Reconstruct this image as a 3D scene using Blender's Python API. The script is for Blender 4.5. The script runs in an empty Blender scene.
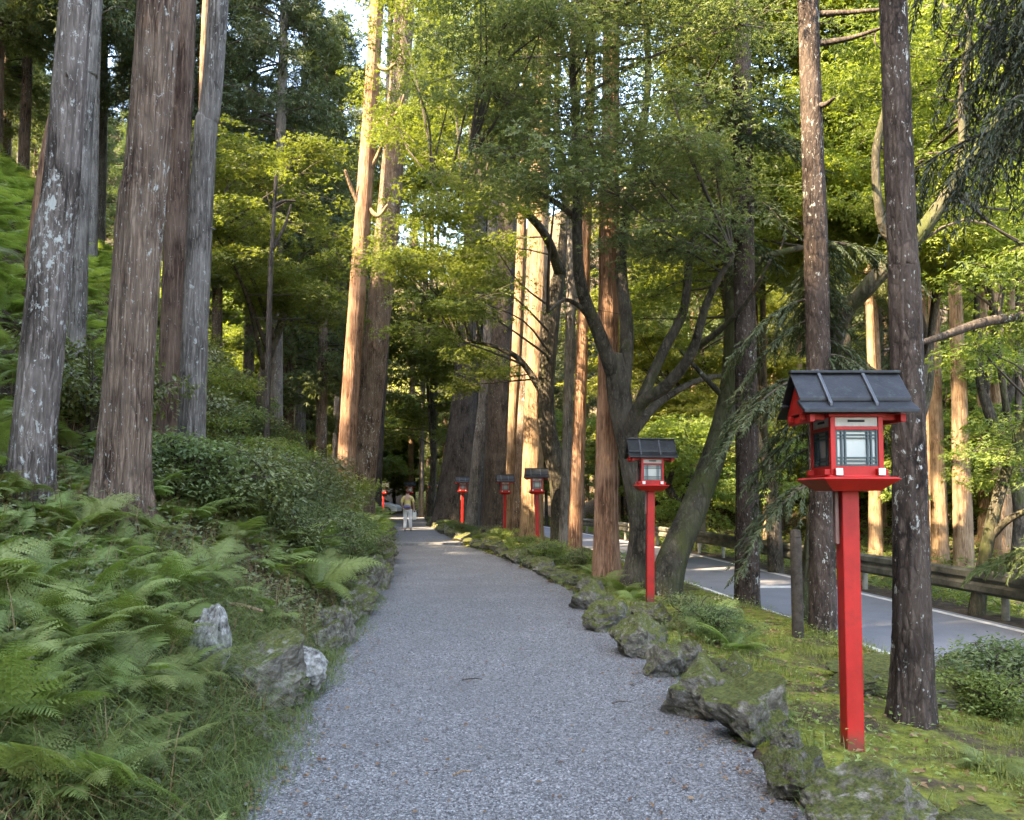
import bpy, math, random
import numpy as np
from mathutils import Vector

rng = np.random.default_rng(7)
random.seed(7)
sc = bpy.context.scene
COL = sc.collection
R = math.radians

# ------------------------------------------------------------------ camera
F_PX, HORIZ, PITCH, CAM_Z = 770.0, 495.0, R(3.0), 1.55
CY = HORIZ - F_PX * math.tan(PITCH)
cam = bpy.data.cameras.new('camera')
cam.sensor_width = 36.0
cam.sensor_fit = 'HORIZONTAL'
cam.lens = 36.0 * F_PX / 1024.0
cam.shift_y = (CY - 410.0) / 1024.0
cam.clip_start, cam.clip_end = 0.05, 1500
co = bpy.data.objects.new('camera', cam)
co.location = (0, 0, CAM_Z)
co.rotation_euler = (R(90) + PITCH, 0, 0)
COL.objects.link(co)
sc.camera = co

def PX(px, py, d):
    """world point on the viewing ray of a pixel at distance d along +y"""
    xn, yn = (px - 512) / F_PX, (CY - py) / F_PX
    dy = math.cos(PITCH) - yn * math.sin(PITCH)
    dz = math.sin(PITCH) + yn * math.cos(PITCH)
    return np.array([xn / dy * d, d, CAM_Z + dz / dy * d])

# ------------------------------------------------------------------ sun, sky
SUN_EL, SUN_AZ = 44.0, (-0.84, -0.54)
_h = math.cos(R(SUN_EL))
_n = math.hypot(*SUN_AZ)
SUN = np.array([SUN_AZ[0] / _n * _h, SUN_AZ[1] / _n * _h, math.sin(R(SUN_EL))])
sl = bpy.data.lights.new('sun', 'SUN')
sl.energy, sl.angle, sl.color = 3.2, R(0.5), (1.0, 0.83, 0.6)
so = bpy.data.objects.new('sun', sl)
so.rotation_euler = Vector(-SUN).to_track_quat('-Z', 'Y').to_euler()
so.location = (0, 0, 60)
COL.objects.link(so)
w = bpy.data.worlds.new('World')
sc.world = w
w.use_nodes = True
nt = w.node_tree
bg = nt.nodes['Background']
sky = nt.nodes.new('ShaderNodeTexSky')
sky.sky_type = 'NISHITA'
sky.sun_disc = False
sky.sun_elevation = R(SUN_EL)
sky.sun_rotation = math.atan2(SUN[0], SUN[1])
sky.air_density, sky.dust_density, sky.ozone_density = 1.0, 2.0, 1.0
nt.links.new(sky.outputs[0], bg.inputs[0])
bg.inputs[1].default_value = 0.15
sc.view_settings.view_transform = 'Standard'
sc.view_settings.look = 'None'
sc.view_settings.exposure = 4.0
sc.view_settings.gamma = 1.0
sc.view_settings.use_white_balance = True
sc.view_settings.white_balance_temperature = 7500
sc.view_settings.white_balance_tint = 10
sc.cycles.use_denoising = True
sc.cycles.max_bounces = 10
sc.cycles.diffuse_bounces = 5
sc.cycles.transmission_bounces = 6
sc.cycles.transparent_max_bounces = 8
sc.cycles.sample_clamp_indirect = 8.0

# ------------------------------------------------------------------ object helpers
def tag(o, label=None, cat=None, group=None, kind=None):
    if label: o['label'] = label
    if cat: o['category'] = cat
    if group: o['group'] = group
    if kind: o['kind'] = kind
    return o

def empty(name, loc=(0, 0, 0), rz=0.0):
    o = bpy.data.objects.new(name, None)
    o.location = tuple(float(v) for v in loc)
    o.rotation_euler = (0, 0, rz)
    COL.objects.link(o)
    return o

def link(name, me, parent=None, loc=None):
    o = bpy.data.objects.new(name, me)
    COL.objects.link(o)
    if parent is not None: o.parent = parent
    if loc is not None: o.location = tuple(float(v) for v in loc)
    return o

def copy_tree(o, parent=None):
    c = o.copy()
    COL.objects.link(c)
    c.parent = parent
    for ch in [x for x in o.children]:
        copy_tree(ch, c)
    return c

class Geo:
    """collects vertex / face arrays and links them as one mesh"""
    def __init__(s):
        s.v, s.q, s.t, s.n = [], [], [], 0
        s.qm, s.tm, s.tint = [], [], []
    def add(s, V, quads=None, tris=None, mat=0, tint=None):
        V = np.asarray(V, dtype=np.float32).reshape(-1, 3)
        if quads is not None and len(quads):
            q = np.asarray(quads, dtype=np.int32).reshape(-1, 4) + s.n
            s.q.append(q); s.qm.append(np.full(len(q), mat, np.int32))
        if tris is not None and len(tris):
            t = np.asarray(tris, dtype=np.int32).reshape(-1, 3) + s.n
            s.t.append(t); s.tm.append(np.full(len(t), mat, np.int32))
        s.v.append(V)
        s.tint.append(np.full(len(V), 0.5, np.float32) if tint is None else np.broadcast_to(np.asarray(tint, np.float32), (len(V),)))
        s.n += len(V)
        return s
    def box(s, x0, x1, y0, y1, z0, z1, mat=0):
        V = [(x0,y0,z0),(x1,y0,z0),(x1,y1,z0),(x0,y1,z0),(x0,y0,z1),(x1,y0,z1),(x1,y1,z1),(x0,y1,z1)]
        return s.add(V, [(0,3,2,1),(4,5,6,7),(0,1,5,4),(1,2,6,5),(2,3,7,6),(3,0,4,7)], mat=mat)
    def hexa(s, V, mat=0):
        """box given by its 8 corners, bottom ring then top ring"""
        return s.add(V, [(0,3,2,1),(4,5,6,7),(0,1,5,4),(1,2,6,5),(2,3,7,6),(3,0,4,7)], mat=mat)
    def mesh(s, name, mats, smooth=False):
        me = bpy.data.meshes.new(name)
        V = np.concatenate(s.v) if s.v else np.zeros((0, 3), np.float32)
        Q = np.concatenate(s.q) if s.q else np.zeros((0, 4), np.int32)
        T = np.concatenate(s.t) if s.t else np.zeros((0, 3), np.int32)
        me.vertices.add(len(V)); me.vertices.foreach_set('co', V.ravel())
        me.loops.add(Q.size + T.size); me.polygons.add(len(Q) + len(T))
        me.loops.foreach_set('vertex_index', np.concatenate([Q.ravel(), T.ravel()]).astype(np.int32))
        ls = np.concatenate([np.arange(len(Q)) * 4, Q.size + np.arange(len(T)) * 3]).astype(np.int32)
        me.polygons.foreach_set('loop_start', ls)
        mi = np.concatenate([np.concatenate(s.qm) if s.qm else np.zeros(0, np.int32), np.concatenate(s.tm) if s.tm else np.zeros(0, np.int32)]).astype(np.int32)
        for m in (mats if isinstance(mats, (list, tuple)) else [mats]): me.materials.append(m)
        me.polygons.foreach_set('material_index', mi)
        me.polygons.foreach_set('use_smooth', np.full(len(mi), smooth, bool))
        a = me.attributes.new('tint', 'FLOAT', 'POINT')
        a.data.foreach_set('value', np.concatenate(s.tint).astype(np.float32))
        me.update(calc_edges=True)
        return me
    def build(s, name, mats, parent=None, loc=None, smooth=False, bevel=0.0):
        o = link(name, s.mesh(name, mats, smooth), parent, loc)
        if bevel:
            b = o.modifiers.new('bevel', 'BEVEL'); b.width = bevel; b.segments = 2; b.limit_method = 'ANGLE'
        return o

def unit(a):
    a = np.asarray(a, float)
    return a / np.maximum(np.linalg.norm(a, axis=-1, keepdims=True), 1e-9)

def spline(ctrl, n):
    """Catmull-Rom through control rows"""
    c = np.asarray(ctrl, float)
    if len(c) == 2:
        t = np.linspace(0, 1, n)[:, None]
        return c[0] * (1 - t) + c[1] * t
    c = np.vstack([2 * c[0] - c[1], c, 2 * c[-1] - c[-2]])
    m = len(c) - 3
    out = []
    for t in np.linspace(0, m - 1e-6, n):
        i = int(t); f = t - i
        p0, p1, p2, p3 = c[i:i + 4]
        out.append(0.5 * ((2 * p1) + (-p0 + p2) * f + (2 * p0 - 5 * p1 + 4 * p2 - p3) * f * f + (-p0 + 3 * p1 - 3 * p2 + p3) * f ** 3))
    return np.array(out)

def tube(g, ctrl, rad, sides=8, rings=8, mat=0, ridge=0.0, flare=0.0, flare_h=0.35, seed=0, cap=True, lump=0.0):
    """swept tapered tube; ctrl rows are points, rad a radius per point"""
    rr = np.random.default_rng(seed + 1000)
    pr = spline(np.hstack([np.asarray(ctrl, float), np.asarray(rad, float)[:, None]]), rings)
    p, r = pr[:, :3], np.maximum(pr[:, 3], 1e-3)
    t = unit(np.gradient(p, axis=0))
    u = np.zeros_like(p)
    u0 = np.cross(t[0], (0.0, 1.0, 0.0)); 
    if np.linalg.norm(u0) < 0.2: u0 = np.cross(t[0], (1.0, 0.0, 0.0))
    u[0] = unit(u0)
    for i in range(1, len(p)):
        v = u[i - 1] - t[i] * np.dot(u[i - 1], t[i]); u[i] = unit(v)
    v = np.cross(t, u)
    th = np.linspace(0, 2 * np.pi, sides, endpoint=False)
    R_ = np.repeat(r[:, None], sides, 1)
    s = np.concatenate([[0], np.cumsum(np.linalg.norm(np.diff(p, axis=0), axis=1))])
    if ridge:
        k = np.zeros_like(R_)
        for f, a in ((7, 1.0), (11, 0.9), (17, 0.8), (23, 0.7)):
            ph = rr.uniform(0, 6.28); wob = rr.uniform(0.6, 1.5)
            k += a * np.sin(f * th[None, :] + ph + wob * np.sin(s[:, None] * rr.uniform(0.5, 1.6) + ph) * 2)
        R_ = R_ * (1 + ridge * k) + rr.normal(0, ridge * 0.5, R_.shape) * r[:, None]
    if lump:
        k = np.zeros_like(R_)
        for f in (1, 2, 3):
            ph = rr.uniform(0, 6.28)
            k += np.sin(f * th[None, :] + ph + s[:, None] * rr.uniform(0.6, 2.2)) / f
        R_ = R_ * (1 + lump * k)
    if flare:
        ph = rr.uniform(0, 6.28)
        R_ = R_ * (1 + flare * np.exp(-s[:, None] / flare_h) * (0.75 + 0.35 * np.cos(5 * th[None, :] + ph) + 0.2 * np.cos(3 * th[None, :] + 2 * ph)))
    V = p[:, None, :] + R_[:, :, None] * (np.cos(th)[None, :, None] * u[:, None, :] + np.sin(th)[None, :, None] * v[:, None, :])
    i = np.arange(len(p) - 1)[:, None]; j = np.arange(sides)[None, :]; jn = (j + 1) % sides
    q = np.stack([i * sides + j, i * sides + jn, (i + 1) * sides + jn, (i + 1) * sides + j], -1).reshape(-1, 4)
    V = V.reshape(-1, 3)
    tr = None
    if cap:
        n = len(V); V = np.vstack([V, p[-1] + t[-1] * r[-1] * 0.3, p[0]])
        b = (len(p) - 1) * sides
        jj = np.arange(sides); jn = (jj + 1) % sides
        tr = np.vstack([np.stack([b + jj, b + jn, np.full(sides, n)], -1), np.stack([jn, jj, np.full(sides, n + 1)], -1)])
    g.add(V, q, tr, mat=mat)
    return p

# leaf templates: verts (k,3) in units of leaf length (x across, y along, z up), quads
def _kites(angs, lens, wid=0.2, droop=0.18):
    V, Q = [(0, 0, 0)], []
    for a, l in zip(angs, lens):
        a = R(a); s, c = math.sin(a), math.cos(a)
        k = len(V)
        for x, y, z in ((-wid * l, 0.45 * l, 0.03), (0, l, -droop * l), (wid * l, 0.45 * l, 0.03)):
            V.append((x * c + y * s, -x * s + y * c, z))
        Q.append((0, k, k + 1, k + 2))
    return np.array(V, float), np.array(Q)
T_MAPLE = _kites((-62, 0, 62), (0.8, 1.0, 0.8))
T_MAPLE5 = _kites((-105, -52, 0, 52, 105), (0.5, 0.85, 1.0, 0.85, 0.5), 0.16)
T_OVATE = (np.array([(0, 0, 0), (-0.26, 0.45, 0.07), (0, 1, -0.12), (0.26, 0.45, 0.07)], float), np.array([(0, 1, 2, 3)]))
T_NEEDLE = (np.array([(-0.06, 0, 0), (0.06, 0, 0), (0.035, 1, -0.06), (-0.035, 1, -0.06)], float), np.array([(0, 1, 2, 3)]))
T_TUFT = (np.array([(0, 0, 0), (-.13, .4, .05), (0, 1, -.12), (.1, .42, .05), (-.32, .3, -.03), (-.55, .7, -.1), (-.2, .35, 0), (.32, .3, .03), (.6, .66, -.12), (.25, .4, .0)], float),
          np.array([(0, 1, 2, 3), (0, 4, 5, 6), (0, 9, 8, 7)]))

def leaves(g, P, D, N, size, tmpl=T_OVATE, mat=0, tint=None):
    """scatter leaves: points P, growing directions D, face normals N, sizes"""
    P, D, N = np.asarray(P, float), np.asarray(D, float), np.asarray(N, float)
    if not len(P): return
    size = np.broadcast_to(np.asarray(size, float), (len(P),))
    y = unit(D); x = unit(np.cross(y, N)); z = np.cross(x, y)
    Vt, Qt = tmpl
    V = P[:, None, :] + size[:, None, None] * (Vt[None, :, 0:1] * x[:, None, :] + Vt[None, :, 1:2] * y[:, None, :] + Vt[None, :, 2:3] * z[:, None, :])
    k = len(Vt)
    Q = Qt[None] + (np.arange(len(P)) * k)[:, None, None]
    if tint is None: tint = rng.uniform(0, 1, len(P))
    g.add(V.reshape(-1, 3), Q.reshape(-1, 4), mat=mat, tint=np.repeat(tint, k))

# shafts of sunlight that reach the ground through openings in the wood: (target point, radius of the opening)
SHAFTS = []
def shaft(p, r): SHAFTS.append((np.asarray(p, float), r))
def open_mask(P, pad=0.0, skip=1.5):
    """True where a foliage point stands in one of the openings"""
    P = np.asarray(P, float)
    m = np.zeros(len(P), bool)
    for t, r in SHAFTS:
        if r > 1.1: continue
        d = P - t
        a = d @ SUN
        dist = np.linalg.norm(d - a[:, None] * SUN, axis=1)
        m |= (a > skip) & (dist < r + pad)
    return m

# ------------------------------------------------------------------ materials
def newmat(name):
    m = bpy.data.materials.new(name); m.use_nodes = True
    n, l = m.node_tree.nodes, m.node_tree.links
    return m, n, l, n['Principled BSDF']

def ramp(n, l, fac, stops):
    r = n.new('ShaderNodeValToRGB')
    el = r.color_ramp.elements
    while len(el) < len(stops): el.new(0.5)
    for e, (p, c) in zip(el, stops): e.position = p; e.color = (*c, 1) if len(c) == 3 else c
    l.new(fac, r.inputs[0])
    return r.outputs[0]

def noise(n, l, vec, scale, detail=4, rough=0.6, dist=0.0):
    t = n.new('ShaderNodeTexNoise'); t.inputs['Scale'].default_value = scale
    t.inputs['Detail'].default_value = detail; t.inputs['Roughness'].default_value = rough
    t.inputs['Distortion'].default_value = dist
    if vec is not None: l.new(vec, t.inputs['Vector'])
    return t.outputs['Fac']

def mixc(n, l, fac, a, b, mode='MIX'):
    m = n.new('ShaderNodeMix'); m.data_type = 'RGBA'; m.blend_type = mode
    for v, i in ((fac, 0), (a, 6), (b, 7)):
        if hasattr(v, 'links'): l.new(v, m.inputs[i])
        elif i == 0: m.inputs[0].default_value = v
        else: m.inputs[i].default_value = (*v, 1)
    return m.outputs[2]

def bump(n, l, h, strength, dist=0.02, prev=None):
    b = n.new('ShaderNodeBump'); b.inputs['Strength'].default_value = strength; b.inputs['Distance'].default_value = dist
    l.new(h, b.inputs['Height'])
    if prev is not None: l.new(prev, b.inputs['Normal'])
    return b.outputs[0]

def coords(n, l, scale=(1, 1, 1), rand=True):
    tc = n.new('ShaderNodeTexCoord')
    mp = n.new('ShaderNodeMapping'); mp.inputs['Scale'].default_value = scale
    l.new(tc.outputs['Object'], mp.inputs['Vector'])
    if rand:
        oi = n.new('ShaderNodeObjectInfo')
        cb = n.new('ShaderNodeCombineXYZ'); mu = n.new('ShaderNodeMath'); mu.operation = 'MULTIPLY'; mu.inputs[1].default_value = 37
        l.new(oi.outputs['Random'], mu.inputs[0]); l.new(mu.outputs[0], cb.inputs[0]); l.new(mu.outputs[0], cb.inputs[2])
        l.new(cb.outputs[0], mp.inputs['Location'])
    return mp.outputs[0]

def leaf_mat(name, c0, c1, trans=0.4, tcol=None, rough=0.55, spec=0.3):
    m, n, l, b = newmat(name)
    at = n.new('ShaderNodeAttribute'); at.attribute_name = 'tint'
    oi = n.new('ShaderNodeObjectInfo')
    c = mixc(n, l, at.outputs['Fac'], c0, c1)
    hs = n.new('ShaderNodeHueSaturation')
    mr = n.new('ShaderNodeMapRange'); mr.inputs[3].default_value = 0.8; mr.inputs[4].default_value = 1.2
    l.new(oi.outputs['Random'], mr.inputs[0]); l.new(mr.outputs[0], hs.inputs['Value'])
    mh = n.new('ShaderNodeMapRange'); mh.inputs[3].default_value = 0.485; mh.inputs[4].default_value = 0.515
    l.new(oi.outputs['Random'], mh.inputs[0]); l.new(mh.outputs[0], hs.inputs['Hue'])
    l.new(c, hs.inputs['Color'])
    l.new(hs.outputs[0], b.inputs['Base Color'])
    b.inputs['Roughness'].default_value = rough
    b.inputs['Specular IOR Level'].default_value = spec
    tr = n.new('ShaderNodeBsdfTranslucent')
    tm = mixc(n, l, 1.0, hs.outputs[0], tcol or (1.25, 1.3, 0.6), 'MULTIPLY')
    l.new(tm, tr.inputs[0])
    mx = n.new('ShaderNodeMixShader'); mx.inputs[0].default_value = trans
    l.new(b.outputs[0], mx.inputs[1]); l.new(tr.outputs[0], mx.inputs[2])
    l.new(mx.outputs[0], n['Material Output'].inputs[0])
    return m

def bark_mat(name, dark, mid, light, lichen=0.3, vs=1.4, hs=26, moss=0.0, lich_col=(0.34, 0.35, 0.32), bstr=0.9):
    m, n, l, b = newmat(name)
    v = coords(n, l, (hs, hs, vs))
    v2 = coords(n, l, (1, 1, 0.55))
    f1 = noise(n, l, v, 1.0, 6, 0.65, 0.3)
    f1b = noise(n, l, coords(n, l, (hs * 2.6, hs * 2.6, vs * 3.5)), 1.0, 4, 0.7)
    c = ramp(n, l, f1, [(0.38, dark), (0.5, mid), (0.64, light)])
    c = mixc(n, l, ramp(n, l, f1b, [(0.4, (0.7, 0.7, 0.7)), (0.52, (0, 0, 0))]), c, dark)
    c = mixc(n, l, ramp(n, l, f1b, [(0.58, (0, 0, 0)), (0.68, (0.7, 0.7, 0.7))]), c, tuple(min(1, x * 1.5) for x in light))
    vo = n.new('ShaderNodeTexVoronoi'); vo.feature = 'DISTANCE_TO_EDGE'; vo.inputs['Scale'].default_value = 1.0
    vd = n.new('ShaderNodeVectorMath'); vd.operation = 'MULTIPLY_ADD'
    nz = n.new('ShaderNodeTexNoise'); nz.inputs['Scale'].default_value = 3.0; l.new(v2, nz.inputs['Vector'])
    vd.inputs[1].default_value = (1.6, 1.6, 1.6); l.new(nz.outputs['Color'], vd.inputs[0]); l.new(coords(n, l, (hs * .95, hs * .95, vs * 1.15)), vd.inputs[2])
    l.new(vd.outputs[0], vo.inputs['Vector'])
    fur = ramp(n, l, vo.outputs['Distance'], [(0.0, (0.85, 0.85, 0.85)), (0.1, (0, 0, 0))])
    c = mixc(n, l, fur, c, tuple(x * .6 for x in dark))
    f2 = noise(n, l, v2, 3.0, 3, 0.6)
    c = mixc(n, l, ramp(n, l, f2, [(0.35, (0, 0, 0)), (0.7, (0.55, 0.55, 0.55))]), c, tuple(min(1, x * 1.25 + .01) for x in light))
    if lichen:
        f3 = noise(n, l, v2, 17.0, 5, 0.72, 0.3)
        f4 = noise(n, l, v2, 1.3, 2, 0.5)
        mu = n.new('ShaderNodeMath'); mu.operation = 'MULTIPLY_ADD'; mu.inputs[1].default_value = 0.35
        l.new(f4, mu.inputs[0]); l.new(f3, mu.inputs[2])
        t = 0.885 - 0.065 * lichen
        k = ramp(n, l, mu.outputs[0], [(t - 0.02, (0, 0, 0)), (t + 0.03, (1, 1, 1))])
        f7 = noise(n, l, coords(n, l, (46, 46, 17)), 1.0, 3, 0.6)
        k2 = ramp(n, l, f7, [(0.7 - 0.035 * lichen, (0, 0, 0)), (0.735 - 0.035 * lichen, (0.8, 0.8, 0.8))])
        kx = n.new('ShaderNodeMath'); kx.operation = 'MAXIMUM'; l.new(k, kx.inputs[0]); l.new(k2, kx.inputs[1]); k = kx.outputs[0]
        mm = n.new('ShaderNodeMath'); mm.operation = 'MULTIPLY'; mm.inputs[1].default_value = 0.85
        l.new(k, mm.inputs[0])
        c = mixc(n, l, mm.outputs[0], c, lich_col)
    if moss:
        f5 = noise(n, l, v2, 2.2, 5, 0.65)
        c = mixc(n, l, ramp(n, l, f5, [(0.62 - 0.25 * moss, (0, 0, 0)), (0.78 - 0.2 * moss, (0.9, 0.9, 0.9))]), c, (0.042, 0.05, 0.015))
    l.new(c, b.inputs['Base Color'])
    b.inputs['Roughness'].default_value = 0.92
    b.inputs['Specular IOR Level'].default_value = 0.2
    nb = bump(n, l, f1, bstr, 0.03)
    nb = bump(n, l, vo.outputs['Distance'], 0.9, 0.03, nb)
    f6 = noise(n, l, coords(n, l, (60, 60, 12)), 1.0, 4)
    l.new(bump(n, l, f6, 0.5, 0.008, nb), b.inputs['Normal'])
    return m

def plain(name, col, rough=0.6, var=0.12, scale=6.0, spec=0.4, bmp=0.0, grime=None):
    m, n, l, b = newmat(name)
    v = coords(n, l)
    f = noise(n, l, v, scale, 5, 0.65)
    lo = tuple(x * (1 - var * 2) for x in col); hi = tuple(min(1, x * (1 + var)) for x in col)
    c = ramp(n, l, f, [(0.3, lo), (0.7, hi)])
    if grime:
        f2 = noise(n, l, v, scale * 2.3, 6, 0.7)
        c = mixc(n, l, ramp(n, l, f2, [(0.55, (0, 0, 0)), (0.72, (0.75, 0.75, 0.75))]), c, grime)
    l.new(c, b.inputs['Base Color'])
    b.inputs['Roughness'].default_value = rough
    b.inputs['Specular IOR Level'].default_value = spec
    if bmp: l.new(bump(n, l, noise(n, l, v, scale * 8, 4), bmp, 0.01), b.inputs['Normal'])
    return m

M = {}
M['cedar'] = bark_mat('cedar_bark', (0.022, 0.013, 0.009), (0.1, 0.061, 0.04), (0.19, 0.138, 0.1), lichen=1.15, vs=1.3, hs=24)
M['cedar_dim'] = bark_mat('dim_cedar_bark', (0.025, 0.014, 0.01), (0.085, 0.05, 0.034), (0.16, 0.11, 0.08), lichen=0.5, vs=1.3, hs=24)
M['cedar_grey'] = bark_mat('grey_cedar_bark', (0.035, 0.03, 0.026), (0.105, 0.09, 0.077), (0.2, 0.18, 0.16), lichen=1.0, vs=1.6, hs=22)
M['cedar_lichen'] = bark_mat('lichened_cedar_bark', (0.026, 0.02, 0.016), (0.08, 0.061, 0.05), (0.17, 0.142, 0.122), lichen=1.4, vs=2.0, hs=18)
M['cedar_red'] = bark_mat('red_cedar_bark', (0.07, 0.034, 0.02), (0.2, 0.105, 0.06), (0.32, 0.19, 0.12), lichen=0.2, vs=1.0, hs=24)
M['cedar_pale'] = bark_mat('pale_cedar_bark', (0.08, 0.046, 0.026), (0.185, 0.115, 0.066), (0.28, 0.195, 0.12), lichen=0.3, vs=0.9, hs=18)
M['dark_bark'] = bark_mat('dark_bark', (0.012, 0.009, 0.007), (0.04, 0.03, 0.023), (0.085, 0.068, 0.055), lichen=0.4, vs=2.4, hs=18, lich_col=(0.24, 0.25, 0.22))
M['plate_bark'] = bark_mat('plated_bark', (0.009, 0.006, 0.005), (0.034, 0.023, 0.017), (0.078, 0.058, 0.046), lichen=1.2, vs=5.0, hs=20)
M['maple_bark'] = bark_mat('maple_bark', (0.014, 0.012, 0.009), (0.045, 0.037, 0.028), (0.1, 0.085, 0.065), lichen=0.3, vs=3.0, hs=12, moss=0.35, lich_col=(0.22, 0.22, 0.18))
M['mossy_bark'] = bark_mat('mossy_bark', (0.012, 0.01, 0.007), (0.038, 0.032, 0.023), (0.08, 0.072, 0.05), lichen=0.5, vs=3.0, hs=12, moss=0.8, lich_col=(0.24, 0.25, 0.2))
M['twig'] = plain('twig_bark', (0.05, 0.04, 0.03), 0.9)
M['maple'] = leaf_mat('maple_leaf', (0.075, 0.11, 0.028), (0.17, 0.205, 0.05), 0.5)
M['maple_cool'] = leaf_mat('cool_maple_leaf', (0.085, 0.12, 0.05), (0.18, 0.215, 0.085), 0.5, (1.15, 1.25, 0.75))
M['maple_yellow'] = leaf_mat('yellow_maple_leaf', (0.125, 0.165, 0.035), (0.275, 0.305, 0.075), 0.55)
M['broad'] = leaf_mat('broad_leaf', (0.085, 0.13, 0.035), (0.21, 0.25, 0.065), 0.5)
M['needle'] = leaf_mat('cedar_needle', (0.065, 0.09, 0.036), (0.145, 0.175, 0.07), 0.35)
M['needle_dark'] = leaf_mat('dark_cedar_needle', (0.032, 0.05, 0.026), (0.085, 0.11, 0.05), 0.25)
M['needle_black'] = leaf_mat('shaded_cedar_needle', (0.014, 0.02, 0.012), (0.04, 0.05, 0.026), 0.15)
M['fern'] = leaf_mat('fern_leaf', (0.095, 0.13, 0.03), (0.235, 0.275, 0.085), 0.42, (1.1, 1.3, 0.6), 0.5, 0.35)
M['grass'] = leaf_mat('grass_blade', (0.06, 0.09, 0.025), (0.17, 0.2, 0.06), 0.35)
M['moss_blade'] = leaf_mat('moss_blade', (0.07, 0.09, 0.016), (0.2, 0.215, 0.045), 0.3)
M['shrub'] = leaf_mat('shrub_leaf', (0.06, 0.078, 0.026), (0.15, 0.165, 0.06), 0.3, None, 0.42, 0.5)
M['litter'] = leaf_mat('fallen_leaf', (0.1, 0.05, 0.02), (0.25, 0.17, 0.08), 0.15)
M['red'] = plain('vermilion_paint', (0.36, 0.012, 0.009), 0.52, 0.16, 4, 0.3, 0.12, (0.19, 0.014, 0.011))
def foot_grime(m):
    n, l = m.node_tree.nodes, m.node_tree.links
    b = n['Principled BSDF']; src = b.inputs['Base Color'].links[0].from_socket
    tc = n.new('ShaderNodeTexCoord'); sx = n.new('ShaderNodeSeparateXYZ'); l.new(tc.outputs['Object'], sx.inputs[0])
    ma = n.new('ShaderNodeMath'); ma.operation = 'MULTIPLY_ADD'; ma.inputs[1].default_value = .35
    l.new(noise(n, l, tc.outputs['Object'], 14, 5, .7), ma.inputs[0]); l.new(sx.outputs[2], ma.inputs[2])
    k = ramp(n, l, ma.outputs[0], [(.2, (.8, .8, .8)), (.34, (0, 0, 0))])
    c = mixc(n, l, k, src, (.07, .05, .03))
    st = noise(n, l, coords(n, l, (30, 30, 1.5)), 1.0, 4, .6)
    c = mixc(n, l, ramp(n, l, st, [(.5, (0, 0, 0)), (.75, (.3, .3, .3))]), c, (.36, .03, .022))
    l.new(c, b.inputs['Base Color'])
foot_grime(M['red'])
M['red_dark'] = plain('shaded_vermilion_paint', (0.2, 0.008, 0.008), 0.5, 0.15, 5, 0.4, 0.05)
M['roofing'] = plain('weathered_copper_roofing', (0.013, 0.014, 0.016), 0.5, 0.35, 9, 0.3, 0.15, (0.035, 0.05, 0.042))
M['roof_strip'] = plain('roof_batten', (0.04, 0.045, 0.052), 0.45, 0.2, 9, 0.5, 0.1)
M['glass'] = plain('milk_glass', (0.25, 0.29, 0.3), 0.12, 0.06, 3, 0.6)
M['lattice'] = plain('lattice_wood', (0.035, 0.055, 0.058), 0.5, 0.1)
M['cream'] = plain('cream_board', (0.42, 0.38, 0.33), 0.6, 0.15, 12)
M['cap_white'] = plain('white_beam_cap', (0.6, 0.58, 0.55), 0.5, 0.06)
M['slot'] = plain('dark_slot', (0.012, 0.012, 0.012), 0.7)
M['conduit'] = plain('brown_conduit', (0.2, 0.11, 0.09), 0.6, 0.15)
M['wood_dark'] = plain('dark_wood', (0.05, 0.04, 0.032), 0.9, 0.3, 14, 0.2, 0.6, (0.07, 0.08, 0.04))

def rock_mat():
    m, n, l, b = newmat('mossy_rock')
    v = coords(n, l)
    f = noise(n, l, v, 3.5, 8, 0.68)
    c = ramp(n, l, f, [(0.3, (0.045, 0.039, 0.03)), (0.5, (0.14, 0.125, 0.1)), (0.68, (0.29, 0.268, 0.23))])
    f2 = noise(n, l, v, 9, 6, 0.7)
    c = mixc(n, l, ramp(n, l, f2, [(0.62, (0, 0, 0)), (0.7, (0.7, 0.7, 0.7))]), c, (0.4, 0.4, 0.37))
    geo = n.new('ShaderNodeNewGeometry'); sx = n.new('ShaderNodeSeparateXYZ'); l.new(geo.outputs['Normal'], sx.inputs[0])
    ma = n.new('ShaderNodeMath'); ma.operation = 'MULTIPLY_ADD'; ma.inputs[1].default_value = 0.33
    l.new(sx.outputs[2], ma.inputs[0]); l.new(noise(n, l, v, 4.0, 6, 0.7), ma.inputs[2])
    oi = n.new('ShaderNodeObjectInfo'); m2 = n.new('ShaderNodeMath'); m2.operation = 'MULTIPLY_ADD'; m2.inputs[1].default_value = 0.16
    l.new(oi.outputs['Random'], m2.inputs[0]); l.new(ma.outputs[0], m2.inputs[2])
    k = ramp(n, l, m2.outputs[0], [(0.6, (0, 0, 0)), (0.78, (0.95, 0.95, 0.95))])
    mossc = ramp(n, l, noise(n, l, v, 14, 4), [(0.35, (0.035, 0.042, 0.01)), (0.7, (0.11, 0.12, 0.025))])
    c = mixc(n, l, k, c, mossc)
    l.new(c, b.inputs['Base Color']); b.inputs['Roughness'].default_value = 0.95; b.inputs['Specular IOR Level'].default_value = 0.2
    nb = bump(n, l, f, 0.8, 0.06)
    l.new(bump(n, l, noise(n, l, v, 30, 5), 0.6, 0.015, nb), b.inputs['Normal'])
    return m
M['rock'] = rock_mat()
M['rock_pale'] = plain('lichened_pale_rock', (0.27, 0.26, 0.235), 0.95, 0.45, 4, 0.2, 0.8, (0.06, 0.062, 0.03))

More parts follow.
